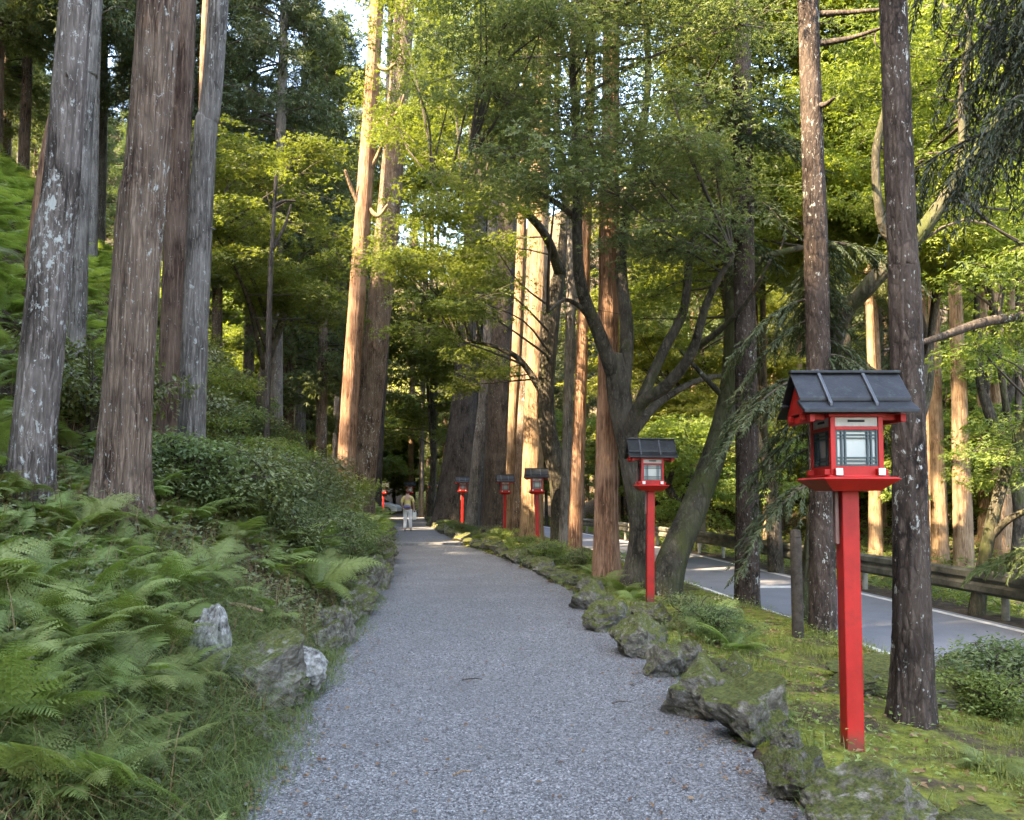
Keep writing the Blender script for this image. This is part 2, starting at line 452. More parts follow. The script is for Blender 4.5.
def gravel_mat():
    m, n, l, b = newmat('gravel')
    v = coords(n, l, (1, 1, 1), False)
    vo = n.new('ShaderNodeTexVoronoi'); vo.inputs['Scale'].default_value = 85; l.new(v, vo.inputs['Vector'])
    sx = n.new('ShaderNodeSeparateColor'); l.new(vo.outputs['Color'], sx.inputs[0])
    c = ramp(n, l, sx.outputs[0], [(0.0, (0.07, 0.068, 0.067)), (0.5, (0.158, 0.155, 0.152)), (0.85, (0.26, 0.255, 0.25)), (1.0, (0.4, 0.395, 0.39))])
    f = noise(n, l, v, 0.9, 4, 0.6)
    c = mixc(n, l, ramp(n, l, f, [(0.38, (0.42, 0.42, 0.42)), (0.62, (0, 0, 0))]), c, (0.11, 0.108, 0.105))
    at = n.new('ShaderNodeAttribute'); at.attribute_name = 'tint'
    f3 = noise(n, l, v, 5.0, 5, 0.7)
    ma = n.new('ShaderNodeMath'); ma.operation = 'MULTIPLY_ADD'; ma.inputs[1].default_value = 0.8
    l.new(f3, ma.inputs[0]); l.new(at.outputs['Fac'], ma.inputs[2])
    k = ramp(n, l, ma.outputs[0], [(0.95, (0, 0, 0)), (1.3, (0.85, 0.85, 0.85))])
    c = mixc(n, l, k, c, (0.07, 0.06, 0.045))
    l.new(c, b.inputs['Base Color']); b.inputs['Roughness'].default_value = 0.9; b.inputs['Specular IOR Level'].default_value = 0.25
    l.new(bump(n, l, vo.outputs['Distance'], 0.9, 0.02), b.inputs['Normal'])
    return m
M['gravel'] = gravel_mat()
M['pebble'] = leaf_mat('pebble', (0.05, 0.049, 0.047), (0.26, 0.255, 0.248), 0.0, None, 0.85, 0.25)

def ground_mat():
    m, n, l, b = newmat('forest_floor')
    v = coords(n, l, (1, 1, 1), False)
    f = noise(n, l, v, 6.0, 8, 0.7)
    soil = ramp(n, l, f, [(0.3, (0.022, 0.016, 0.011)), (0.55, (0.065, 0.048, 0.032)), (0.75, (0.13, 0.095, 0.06))])
    f2 = noise(n, l, v, 9.0, 6, 0.7)
    moss = ramp(n, l, f2, [(0.3, (0.06, 0.07, 0.014)), (0.5, (0.14, 0.155, 0.026)), (0.7, (0.24, 0.25, 0.045))])
    at = n.new('ShaderNodeAttribute'); at.attribute_name = 'tint'
    ma = n.new('ShaderNodeMath'); ma.operation = 'MULTIPLY_ADD'; ma.inputs[1].default_value = 0.7
    l.new(noise(n, l, v, 2.2, 6, 0.65), ma.inputs[0]); l.new(at.outputs['Fac'], ma.inputs[2])
    k = ramp(n, l, ma.outputs[0], [(0.9, (0, 0, 0)), (1.1, (1, 1, 1))])
    c = mixc(n, l, k, soil, moss)
    l.new(c, b.inputs['Base Color']); b.inputs['Roughness'].default_value = 1.0; b.inputs['Specular IOR Level'].default_value = 0.1
    nb = bump(n, l, f, 0.8, 0.05)
    l.new(bump(n, l, noise(n, l, v, 45, 5), 0.8, 0.02, nb), b.inputs['Normal'])
    return m
M['ground'] = ground_mat()

def asphalt_mat():
    m, n, l, b = newmat('asphalt')
    v = coords(n, l, (1, 1, 1), False)
    f = noise(n, l, v, 1.2, 6, 0.6)
    c = ramp(n, l, f, [(0.3, (0.105, 0.108, 0.125)), (0.7, (0.165, 0.17, 0.19))])
    f2 = noise(n, l, v, 160, 2)
    c = mixc(n, l, 0.35, c, ramp(n, l, f2, [(0.35, (0.06, 0.06, 0.065)), (0.65, (0.24, 0.24, 0.25))]))
    l.new(c, b.inputs['Base Color']); b.inputs['Roughness'].default_value = 0.8
    l.new(bump(n, l, f2, 0.3, 0.006), b.inputs['Normal'])
    return m
M['asphalt'] = asphalt_mat()
M['paint'] = plain('road_paint', (0.62, 0.6, 0.56), 0.7, 0.2, 9, 0.3, 0.2, (0.2, 0.2, 0.2))
M['kerb'] = plain('kerb_stone', (0.16, 0.16, 0.16), 0.9, 0.25, 8, 0.2, 0.4)
M['rail'] = plain('weathered_rail', (0.13, 0.125, 0.1), 0.75, 0.35, 3, 0.3, 0.5, (0.06, 0.075, 0.025))
M['rail_post'] = plain('weathered_rail_post', (0.26, 0.25, 0.21), 0.8, 0.25, 5, 0.3, 0.3, (0.1, 0.11, 0.05))

# ------------------------------------------------------------------ terrain
Yk = np.array([-40, -5, 0, 3.67, 5.8, 8.5, 11.4, 14.5, 18.4, 24, 30, 40, 55, 75, 110, 200.])
Lk = np.array([-1.2, -1.2, -1.2, -1.30, -1.6, -1.82, -2.06, -2.4, -2.93, -3.75, -4.75, -6.6, -10.6, -15.5, -25, -52])
Rk = np.array([1.45, 1.45, 1.45, 1.44, 1.42, 1.30, 1.1, 0.62, -0.05, -1.55, -2.75, -4.4, -6.2, -9.8, -18.5, -46])
yr = np.array([-40, 0, 11.9, 16.6, 25, 35, 50, 75, 110, 200.])
xr = np.array([9.5, 8.25, 7.35, 6.9, 6.1, 4.46, 1.6, -4, -13, -41])
def smooth_interp(y, ys, xs):
    return (np.interp(y - 1.0, ys, xs) + np.interp(y, ys, xs) * 2 + np.interp(y + 1.0, ys, xs)) / 4
def pathL(y): return smooth_interp(y, Yk, Lk)
def pathR(y): return smooth_interp(y, Yk, Rk)
def roadR(y): return smooth_interp(y, yr, xr)
def roadL(y): return roadR(y) - 3.1
_ph = np.random.default_rng(3).uniform(0, 6.28, (12, 2)); _fr = np.random.default_rng(4).uniform(0.35, 2.6, (12, 2)) * np.random.default_rng(5).choice([-1, 1], (12, 2))
def wob(x, y):
    s = 0
    for (a, b), (f, g) in zip(_ph, _fr): s = s + np.sin(f * x + a + 0.6 * np.sin(g * y * 0.7)) * np.sin(g * y + b) / (abs(f) + abs(g))
    return s * 0.8
def sstep(x, a, b):
    t = np.clip((x - a) / (b - a), 0, 1); return t * t * (3 - 2 * t)
def ground(x, y):
    x, y = np.asarray(x, float), np.asarray(y, float)
    L, Rr, rl, rr = pathL(y), pathR(y), roadL(y), roadR(y)
    u = L - x
    zl = np.interp(u, [0, .15, .35, .6, 1, 2, 3, 5, 8, 15, 30, 60, 150], [-.02, .04, .24, .46, .72, 1.2, 1.75, 3.6, 7.0, 14, 25, 37, 50])
    zl = np.where(u > 1, (zl - 0.72) * (1 + 0.18 * sstep(-y, -6, 8)) + 0.72, zl)  # hill steepened out of view behind the camera to block the sun
    v = x - Rr
    mid = np.interp(v, [0, .12, .35, .8, 1.6, 2.4], [-.02, .03, .06, .03, -.02, -.07])
    e = sstep(x, rl - 0.9, rl + 0.05)
    mid = mid * (1 - e) + (-0.43) * e
    wv = x - rr
    zr = np.interp(wv, [0, .7, 1.6, 4, 8, 12, 18, 30, 60, 150], [-.43, -.4, -.6, -1.0, -.9, -.3, 2.6, 11, 26, 45])
    z = np.where(u > 0, zl, np.where(v < 0, -0.03, np.where(wv < 0, mid, zr)))
    amp = np.where(u > 0, 0.16 * sstep(u, 0.1, 1.5) + 0.4 * sstep(u, 5, 14), np.where(v < 0, 0, np.where(wv < 0, 0.06 * sstep(v, 0, .3) * (1 - e), 0.25 * sstep(wv, .6, 3))))
    z = z + amp * wob(x, y)
    far = sstep(y, 78, 150) * 42 + sstep(y, 66, 90) * 2
    return z + far
def gz(x, y): return float(ground(x, y))

def axis_pts(segs):
    out = []
    for a, b, st in segs: out.append(np.arange(a, b, st))
    return np.unique(np.concatenate(out + [np.array([segs[-1][1]])]))
gx = axis_pts([(-160, -60, 10), (-60, -26, 2.5), (-26, -12, .8), (-12, -6, .3), (-6, 9, .1), (9, 14, .3), (14, 30, 1), (30, 60, 3), (60, 160, 10)])
gy = axis_pts([(-60, -12, 3), (-12, 0, .8), (0, 2, .3), (2, 16, .12), (16, 30, .25), (30, 60, .7), (60, 110, 2), (110, 210, 6)])
GX, GY = np.meshgrid(gx, gy, indexing='ij')
GZ = ground(GX, GY)
_u, _v, _w = pathL(GY) - GX, GX - pathR(GY), GX - roadR(GY)
moss = np.where(_u > 0, 0.12 + 0.25 * (_u < 1.2), np.where(_v < 0, 0.0, np.where(_w < 0, 0.62, 0.5)))
nX, nY = GX.shape
ii, jj = np.meshgrid(np.arange(nX - 1), np.arange(nY - 1), indexing='ij')
tq = np.stack([ii * nY + jj, (ii + 1) * nY + jj, (ii + 1) * nY + jj + 1, ii * nY + jj + 1], -1).reshape(-1, 4)
g = Geo().add(np.stack([GX, GY, GZ], -1).reshape(-1, 3), tq, tint=moss.ravel())
tag(g.build('terrain', M['ground'], smooth=True), kind='structure')

def sheet(name, mat, fl, fr, y0, y1, dy, nx, zf, tintf=None):
    ys = np.arange(y0, y1 + dy * .5, dy)
    s = np.linspace(0, 1, nx)
    l_, r_ = fl(ys), fr(ys)
    X = l_[:, None] * (1 - s) + r_[:, None] * s
    Y = np.repeat(ys[:, None], nx, 1)
    Z = zf(X, Y)
    i, j = np.meshgrid(np.arange(len(ys) - 1), np.arange(nx - 1), indexing='ij')
    q = np.stack([i * nx + j, i * nx + j + 1, (i + 1) * nx + j + 1, (i + 1) * nx + j], -1).reshape(-1, 4)
    ti = None if tintf is None else tintf(X, Y, np.repeat(s[None], len(ys), 0)).ravel()
    return Geo().add(np.stack([X, Y, Z], -1).reshape(-1, 3), q, tint=ti).build(name, mat, smooth=True)
def pathz(x, y): return 0.004 + 0.012 * wob(x * 1.6, y * 1.3) + 0.05 * sstep(y, 24.05, 24.15)
def edge_wob(y, k): return 0.09 * np.sin(y * 1.9 + k) + 0.06 * np.sin(y * 4.7 + 2 * k) + 0.035 * np.sin(y * 11 + k)
p = sheet('path', M['gravel'], lambda y: pathL(y) - .06 + edge_wob(y, 1.0), lambda y: pathR(y) + .06 + edge_wob(y, 4.0), -6, 62, 0.1, 41, pathz,
          lambda X, Y, S: np.clip(1 - np.minimum(S, 1 - S) / 0.13, 0, 1) * 0.55 + 0.25 * np.clip(1 - np.abs(S - .28) / .1, 0, 1) * (Y > 12))
tag(p, kind='structure')
def roadz(x, y): return -0.39 + 0.0 * x + np.maximum(ground(x, y) * 0, 0)
tag(sheet('road', M['asphalt'], lambda y: roadL(y), lambda y: roadR(y) + .05, -6, 72, 0.5, 5, roadz), kind='structure')
tag(sheet('road_marking', M['paint'], lambda y: roadR(y) - .22, lambda y: roadR(y) - .09, -6, 72, 0.5, 3, lambda x, y: roadz(x, y) + .004), kind='structure')
tag(sheet('road_marking', M['paint'], lambda y: roadL(y) + .12, lambda y: roadL(y) + .22, -6, 72, 0.5, 3, lambda x, y: roadz(x, y) + .004), kind='structure')
tag(sheet('road_marking', M['paint'], lambda y: roadR(y) - 2.1, lambda y: roadR(y) - .9, 16.2, 16.6, 0.1, 3, lambda x, y: roadz(x, y) + .004), kind='structure')
# stone strip set across the path
kb = Geo()
for a in np.arange(0, 1, 0.25):
    x0, x1 = -3.62 + a * 2.1, -3.62 + (a + .247) * 2.1
    kb.box(x0, x1, 24.0 - a * .1, 24.16 - a * .1, -.02, .075)
tag(kb.build('kerb_strip', M['kerb'], bevel=.012), kind='structure')

# loose gravel stones on the near path
n = 75000
yy = 2.6 + 9 * rng.uniform(0, 1, n) ** 1.7
ss = rng.uniform(0.01, .99, n)
xx = pathL(yy) * (1 - ss) + pathR(yy) * ss
sz = rng.uniform(.0035, .0085, n) * rng.choice([1, 1, 1, 1.5], n)
zz = pathz(xx, yy) + sz * .25
oct_v = np.array([(1, 0, 0), (0, 1, 0), (-1, 0, 0), (0, -1, 0), (0, 0, .7), (0, 0, -.7)], float)
oct_t = np.array([(0, 1, 4), (1, 2, 4), (2, 3, 4), (3, 0, 4)])
ang = rng.uniform(0, 6.28, n)
ov = oct_v[None] * rng.uniform(.6, 1.3, (n, 6, 1))
V = np.stack([ov[..., 0] * np.cos(ang)[:, None] - ov[..., 1] * np.sin(ang)[:, None], ov[..., 0] * np.sin(ang)[:, None] + ov[..., 1] * np.cos(ang)[:, None], ov[..., 2]], -1)
V = V * sz[:, None, None] + np.stack([xx, yy, zz], -1)[:, None, :]
gp = Geo().add(V.reshape(-1, 3), tris=(oct_t[None] + (np.arange(n) * 6)[:, None, None]).reshape(-1, 3), tint=np.repeat(rng.beta(2, 2.2, n), 6))
tag(gp.build('gravel', M['pebble']), kind='stuff')

# fallen needles and leaves on the verge
n = 2600
yy = 2.8 + 13 * rng.uniform(0, 1, n) ** 1.5; xx = pathR(yy) + .15 + rng.uniform(0, 1, n) * (roadL(yy) - pathR(yy) - .2)
gv = Geo(); a = rng.uniform(0, 6.28, n)
leaves(gv, np.stack([xx, yy, ground(xx, yy) + .02], -1), np.stack([np.cos(a), np.sin(a), 0 * a], -1), unit(np.stack([rng.normal(0, .4, n), rng.normal(0, .4, n), np.ones(n)], -1)), rng.uniform(.02, .07, n), T_OVATE)
tag(gv.build('leaf_litter', M['litter']), kind='stuff')
# fallen leaves and needles on the path edges
n = 2000
yy = 3 + 24 * rng.uniform(0, 1, n) ** 1.6
side = rng.choice([0, 1], n)
off = np.abs(rng.normal(0, .22, n))
far_ = rng.uniform(0, 1, n) < .2
ss = np.where(far_, rng.uniform(.1, .9, n), np.where(side == 0, off / 2.8, 1 - off / 2.8))
xx = pathL(yy) * (1 - ss) + pathR(yy) * ss
gl = Geo()
a = rng.uniform(0, 6.28, n)
leaves(gl, np.stack([xx, yy, pathz(xx, yy) + .016], -1), np.stack([np.cos(a), np.sin(a), 0 * a], -1), unit(np.stack([rng.normal(0, .3, n), rng.normal(0, .3, n), np.ones(n)], -1)), rng.uniform(.015, .05, n), T_OVATE)
tag(gl.build('leaf_litter', M['litter']), kind='stuff')

# ------------------------------------------------------------------ openings in the wood that let sunlight through
for px, py, d, r in ((519, 240, 30.5, .5), (517, 330, 30.5, .5), (514, 420, 30.5, .5), (541, 130, 27, .8), (541, 220, 27, .8), (541, 310, 27, .8), (541, 400, 27, .8), (541, 490, 27, .8),
                     (350, 420, 22, .45), (355, 330, 22, .6), (362, 230, 22, .6), (370, 120, 22, .6), (374, 30, 22, .5),
                     (582, 400, 18, .4), (580, 500, 18, .4), (605, 380, 14, .3), (600, 470, 14, .3), (461, 500, 34.8, .5),
                     (500, 370, 24, .5), (455, 245, 20, .6), (410, 240, 20, .5), (412, 440, 61, .8), (411, 470, 61, .8), (400, 455, 64, 2.0), (505, 470, 31, .5), (430, 20, 14, .6), (640, 20, 11, .5),
                     (260, 330, 30, 1.0), (235, 40, 18, .7), (290, 200, 24, .5)):
    shaft(PX(px, py, d), r)
for px, py, d, r in ((720, 120, 17, 1.5), (800, 200, 17, 1.6), (860, 110, 16, 1.5), (960, 260, 19, 2.0), (860, 300, 22, 2.0), (760, 300, 20, 1.6), (700, 420, 26, 2.0), (960, 420, 27, 2.6), (1000, 150, 17, 1.8)):
    shaft(PX(px, py, d), r)
PALE = ((936, 26), (959, 24), (983, 29), (1000, 25), (1015, 31), (872, 28), (1030, 27))
for px, d in PALE:
    for py in (300, 400, 500): shaft(PX(px, py, d), .7)
for p_, r in (((8.5, 16, 6.5), 4.0), ((10, 15, 1.5), 3.0), ((10, 18, 8), 4.0), ((11, 20, 2), 4.0), ((15, 24, 3), 4.5), ((9, 28, 3), 4.0), ((13, 17, 5), 3.0), ((14, 20, 1), 3.0), ((18, 25, 5), 4.0), ((-7, 60, 6), 5.0), ((-4, 52, 8), 3.5), ((18, 30, 8), 7.0), ((24, 40, 12), 8.0)):
    shaft(p_, r)

# ------------------------------------------------------------------ stone and wood lanterns along the path
def make_lantern():
    root = empty('lantern')
    Geo().box(-.052, .052, -.052, .052, -.3, 1.6).build('post', M['red'], root, bevel=.006)
    Geo().box(-.078, -.0535, -.012, .03, 1.25, 1.6).build('conduit', M['conduit'], root, bevel=.006)
    # flared tray: floor plus four boards leaning outward
    tr = Geo()
    b, t, z0, z1 = .145, .228, 1.575, 1.645
    ring = lambda a, z: [(-a, -a, z), (a, -a, z), (a, a, z), (-a, a, z)]
    tr.hexa(ring(b, z0) + ring(b + .01, z0 + .018))
    for k in range(4):
        c, s = [(1, 0), (0, 1), (-1, 0), (0, -1)][k]
        rot = lambda p: (p[0] * c - p[1] * s, p[0] * s + p[1] * c, p[2])
        V = [(-b, -b, z0 + .003), (b, -b, z0 + .003), (b - .02, -b + .02, z0 + .02), (-b + .02, -b + .02, z0 + .02),
             (-t, -t, z1), (t, -t, z1), (t - .02, -t + .02, z1 + .012), (-t + .02, -t + .02, z1 + .012)]
        tr.hexa([rot(p) for p in V])
    tr.build('tray', M['red'], root, bevel=.003)
    Geo().box(-.178, .178, -.178, .178, 1.632, 1.668).build('sill', M['red'], root, bevel=.004)
    for sx in (-.125, .125):
        bm = Geo().box(sx - .018, sx + .018, -.19, .19, 1.669, 1.706).build('sill_beam', M['red'], root, bevel=.003)
        for sy in (-1, 1):
            Geo().box(sx - .0195, sx + .0195, min(sy * .1905, sy * .2), max(sy * .1905, sy * .2), 1.667, 1.708).build('beam_cap', M['cap_white'], bm)
    for sy in (-.125, .125):
        for sx in (-1, 1):
            bm = Geo().box(min(sx * .145, sx * .19), max(sx * .145, sx * .19), sy - .018, sy + .018, 1.6695, 1.703).build('sill_beam', M['red'], root, bevel=.003)
    q = .142
    for sx in (-q, q):
        for sy in (-q, q):
            Geo().box(sx - .015, sx + .015, sy - .015, sy + .015, 1.669, 2.03).build('corner_post', M['red'], root, bevel=.003)
    for k in range(4):
        c, s = [(1, 0), (0, 1), (-1, 0), (0, -1)][k]
        def rb(g, x0, x1, y0, y1, z0, z1):
            xs = [x0 * c - y0 * s, x1 * c - y1 * s]; ys = [x0 * s + y0 * c, x1 * s + y1 * c]
            return g.box(min(xs), max(xs), min(ys), max(ys), z0, z1)
        rb(Geo(), -.126, .126, -.154, -.132, 1.6685, 1.722).build('rail', M['red'], root)
        rb(Geo(), -.126, .126, -.156, -.132, 1.938, 1.957).build('rail', M['red'], root)
        pane = rb(Geo(), -.125, .125, -.138, -.135, 1.723, 1.937).build('pane', M['glass'], root)
        la = Geo()
        for x in (-.12, -.088, -.066, .066, .088, .12): rb(la, x - .005, x + .005, -.15, -.1385, 1.7235, 1.9365)
        for z in (1.729, 1.752, 1.772, 1.888, 1.908, 1.931): rb(la, -.1245, .1245, -.1475, -.139, z - .0048, z + .0048)
        la.build('lattice', M['lattice'], pane)
        tb = rb(Geo(), -.126, .126, -.148, -.136, 1.959, 2.012).build('transom', M['cream'], root)
        sl_ = Geo(); rb(sl_, -.05, .05, -.1515, -.1485, 1.984, 1.998)
        sl_.build('slot', M['slot'], tb)
    Geo().box(-.17, .17, -.168, .168, 2.014, 2.036).build('top_plate', M['red'], root, bevel=.003)
    for sx in (-.27, .27):
        Geo().box(sx - .016, sx + .016, -.175, .175, 1.985, 2.03).build('eave_beam', M['red'], root, bevel=.003)
    for sy in (-.1, .1):
        for x0, x1 in ((-.315, -.171), (.171, .315)): Geo().box(x0, x1, sy - .016, sy + .016, 2.0, 2.04).build('purlin', M['red'], root, bevel=.003)
    zr, ze, ye = 2.282, 2.045, .205
    for sx in (-.285, .285):
        x0, x1 = sx - .01, sx + .01
        V = [(x0, -.17, 2.045), (x1, -.17, 2.045), (x1, .17, 2.045), (x0, .17, 2.045), (x0, -.01, zr - .03), (x1, -.01, zr - .03), (x1, .01, zr - .03), (x0, .01, zr - .03)]
        Geo().hexa(V).build('gable_board', M['red'], root)
    slope = (zr - ze) / ye
    for sy in (-1, 1):
        def sl(ya, yb, za, th, x0, x1):
            """a slab on the roof slope from ya to yb, raised by za"""
            A = [(x0, sy * ya, zr - slope * ya + za), (x1, sy * ya, zr - slope * ya + za), (x1, sy * yb, zr - slope * yb + za), (x0, sy * yb, zr - slope * yb + za)]
            T = [(x, y, z + th) for x, y, z in A]
            if sy < 0: A, T = [A[i] for i in (3, 2, 1, 0)], [T[i] for i in (3, 2, 1, 0)]
            return Geo().hexa(A + T)
        up = sl(.006, .15, .0, .022, -.335, .335).build('roof_slab', M['roofing'], root, bevel=.004)
        zA, zB = zr - slope * .15 - .022, 2.032
        A = [(-.34, sy * .125, zA + .012), (.34, sy * .125, zA + .012), (.34, sy * .236, zB), (-.34, sy * .236, zB)]
        T = [(x, y, z + .022) for x, y, z in A]
        if sy < 0: A, T = [A[i] for i in (3, 2, 1, 0)], [T[i] for i in (3, 2, 1, 0)]
        Geo().hexa(A + T).build('roof_slab', M['roofing'], root, bevel=.004)
        for x in (-.165, .105):
            sl(.0, .2, .023, .022, x - .01, x + .01).build('roof_batten', M['roof_strip'], up, bevel=.004)
    Geo().box(-.338, .338, -.025, .025, zr + .015, zr + .034).build('ridge_cap', M['roofing'], root, bevel=.005)
    return root

lan0 = make_lantern()
LANTERNS = [
    (2.05, 4.72, 0, None, 'large red wooden lantern on a tall post beside the big plated trunk'),
    (1.93, 10.85, 0, .0, 'red lantern with sky-lit roof beside the thick leaning mossy trunk'),
    (.72, 21.8, 4, .0, 'red dark-roofed lantern standing before the broad sunlit pale cedar trunk'),
    (-.28, 28.7, 8, .0, 'pale-roofed red lantern left of the sunlit golden trunks'),
    (-2.25, 34.8, 10, .1, 'small red lantern with lit post right of the giant dark cedar base'),
    (-3.35, 42.5, 10, .1, 'small red lantern half hidden behind the giant dark cedar, only its left edge showing'),
    (-5.3, 51.5, 10, .05, 'small dim red lantern just left of the giant dark cedar base'),
    (-5.95, 45.0, 10, .05, 'far red lantern directly behind the head of the walking person'),
    (-8.35, 50.0, 10, .05, 'far dark red lantern at the tail of the white car, beside the left bushes'),
]
for i, (x, y, rz, zo, lab) in enumerate(LANTERNS):
    o = lan0 if i == 0 else copy_tree(lan0)
    z = gz(x, y)
    if i == 0: z = 0.0
    o.location = (x, y, max(z, 0) + (zo or 0) * 0.5)
    o.rotation_euler = (0, R([0.0, .7, -.8, .6, .5, 0, .4, 0, .3][i]), R(rz))
    tag(o, lab, 'lantern', 'red lanterns along the path')

# ------------------------------------------------------------------ person walking away
def skin_mesh(name, verts, edges, radii, mat, parent=None, sub=2, rootv=0):
    me = bpy.data.meshes.new(name)
    me.from_pydata(verts, edges, [])
    o = bpy.data.objects.new(name, me); COL.objects.link(o)
    sm = o.modifiers.new('skin', 'SKIN'); sm.use_smooth_shade = True
    for i, r in enumerate(radii):
        d = me.skin_vertices[0].data[i]
        d.radius = r if isinstance(r, tuple) else (r, r)
        d.use_root = (i == rootv)
    ss = o.modifiers.new('subd', 'SUBSURF'); ss.levels = ss.render_levels = sub
    dg = bpy.context.evaluated_depsgraph_get()
    me2 = bpy.data.meshes.new_from_object(o.evaluated_get(dg))
    bpy.data.objects.remove(o)
    me2.materials.clear(); me2.materials.append(mat)
    o = link(name, me2, parent)
    return o
M['skin'] = plain('skin', (0.42, 0.26, 0.19), 0.55, 0.05)
M['shirt'] = plain('yellow_shirt', (0.5, 0.42, 0.16), 0.85, 0.1, 20)
M['trousers'] = plain('white_trousers', (0.7, 0.69, 0.7), 0.85, 0.05, 12)
M['hair'] = plain('reddish_hair', (0.11, 0.025, 0.02), 0.5, 0.2, 30)
M['bag'] = plain('violet_bag', (0.16, 0.14, 0.3), 0.7, 0.1)
M['shoe'] = plain('grey_shoe', (0.16, 0.15, 0.16), 0.7, 0.1)
M['paper'] = plain('white_paper_bag', (0.75, 0.74, 0.7), 0.7, 0.05)

def make_person(x, y):
    z = pathz(x, y)
    bv = [(0, 0, .95), (0, .01, 1.1), (0, .0, 1.27), (0, -.01, 1.42), (0, 0, 1.51), (0, .015, 1.57), (0, .02, 1.64), (0, .01, 1.71),
          (-.09, 0, .9), (-.1, .04, .5), (-.1, -.05, .1), (-.1, .06, .03),
          (.09, 0, .9), (.1, .0, .5), (.12, .1, .1), (.13, .2, .03),
          (-.17, 0, 1.4), (-.24, -.03, 1.13), (-.21, .1, .93), (-.2, .16, .86),
          (.17, 0, 1.4), (.24, -.02, 1.13), (.26, .04, .9), (.26, .06, .82)]
    be = [(0, 1), (1, 2), (2, 3), (3, 4), (4, 5), (5, 6), (6, 7), (0, 8), (8, 9), (9, 10), (10, 11), (0, 12), (12, 13), (13, 14), (14, 15), (3, 16), (16, 17), (17, 18), (18, 19), (3, 20), (20, 21), (21, 22), (22, 23)]
    br = [(.15, .1), (.13, .095), (.15, .1), (.13, .085), .05, .07, .088, .05, .085, .055, .036, .035, .085, .055, .036, .035, .055, .042, .032, .03, .055, .042, .032, .03]
    o = skin_mesh('person', bv, be, br, M['skin'])
    o.location = (x, y, z)
    tv = [(0, 0, 1.0), (-.095, 0, .86), (-.105, .04, .5), (-.105, -.04, .1), (.095, 0, .86), (.105, 0, .5), (.12, .08, .1)]
    skin_mesh('trousers', tv, [(0, 1), (1, 2), (2, 3), (0, 4), (4, 5), (5, 6)], [(.165, .12), (.11, .115), .085, .07, (.11, .115), .085, .07], M['trousers'], o)
    sv = [(0, 0, .98), (0, .01, 1.12), (0, 0, 1.3), (0, -.005, 1.43), (0, 0, 1.49), (-.18, 0, 1.39), (-.25, -.03, 1.16), (.18, 0, 1.39), (.25, -.02, 1.16)]
    skin_mesh('shirt', sv, [(0, 1), (1, 2), (2, 3), (3, 4), (3, 5), (5, 6), (3, 7), (7, 8)], [(.175, .125), (.155, .115), (.175, .12), (.15, .1), .07, .075, .07, .075, .07], M['shirt'], o)
    skin_mesh('hair', [(0, -.01, 1.55), (0, -.02, 1.62), (0, .005, 1.71)], [(0, 1), (1, 2)], [(.075, .06), (.1, .088), (.075, .085)], M['hair'], o)
    skin_mesh('waist_bag', [(-.15, -.13, 1.0), (0, -.16, 1.02), (.15, -.13, 1.0)], [(0, 1), (1, 2)], [.06, .09, .06], M['bag'], o)
    for fx, fy in ((-.1, 0), (.13, .14)):
        skin_mesh('shoe', [(fx, fy - .06, .045), (fx, fy + .05, .045), (fx, fy + .15, .03)], [(0, 1), (1, 2)], [(.045, .05), (.048, .045), (.04, .03)], M['shoe'], o)
    tag(o, 'person in yellow shirt and white trousers with violet waist bag walking on the gravel path', 'person')
    b = Geo().hexa([(-.06, -.1, 0), (.06, -.1, 0), (.06, .1, 0), (-.06, .1, 0), (-.07, -.12, .3), (.07, -.12, .3), (.07, .12, .3), (-.07, .12, .3)])
    e = empty('paper_bag', (x + .28, y + .05, z + .48))
    b.build('body', M['paper'], e, bevel=.01)
    for s in (-.05, .05):
        h = Geo(); tube(h, [(s, -.05, .3), (s, -.03, .37), (s, .03, .37), (s, .05, .3)], [.006] * 4, 6, 9); h.build('handle', M['paper'], e, smooth=True)
    tag(e, 'white paper bag carried in the right hand of the walking person', 'bag')
make_person(-4.3, 31.8)

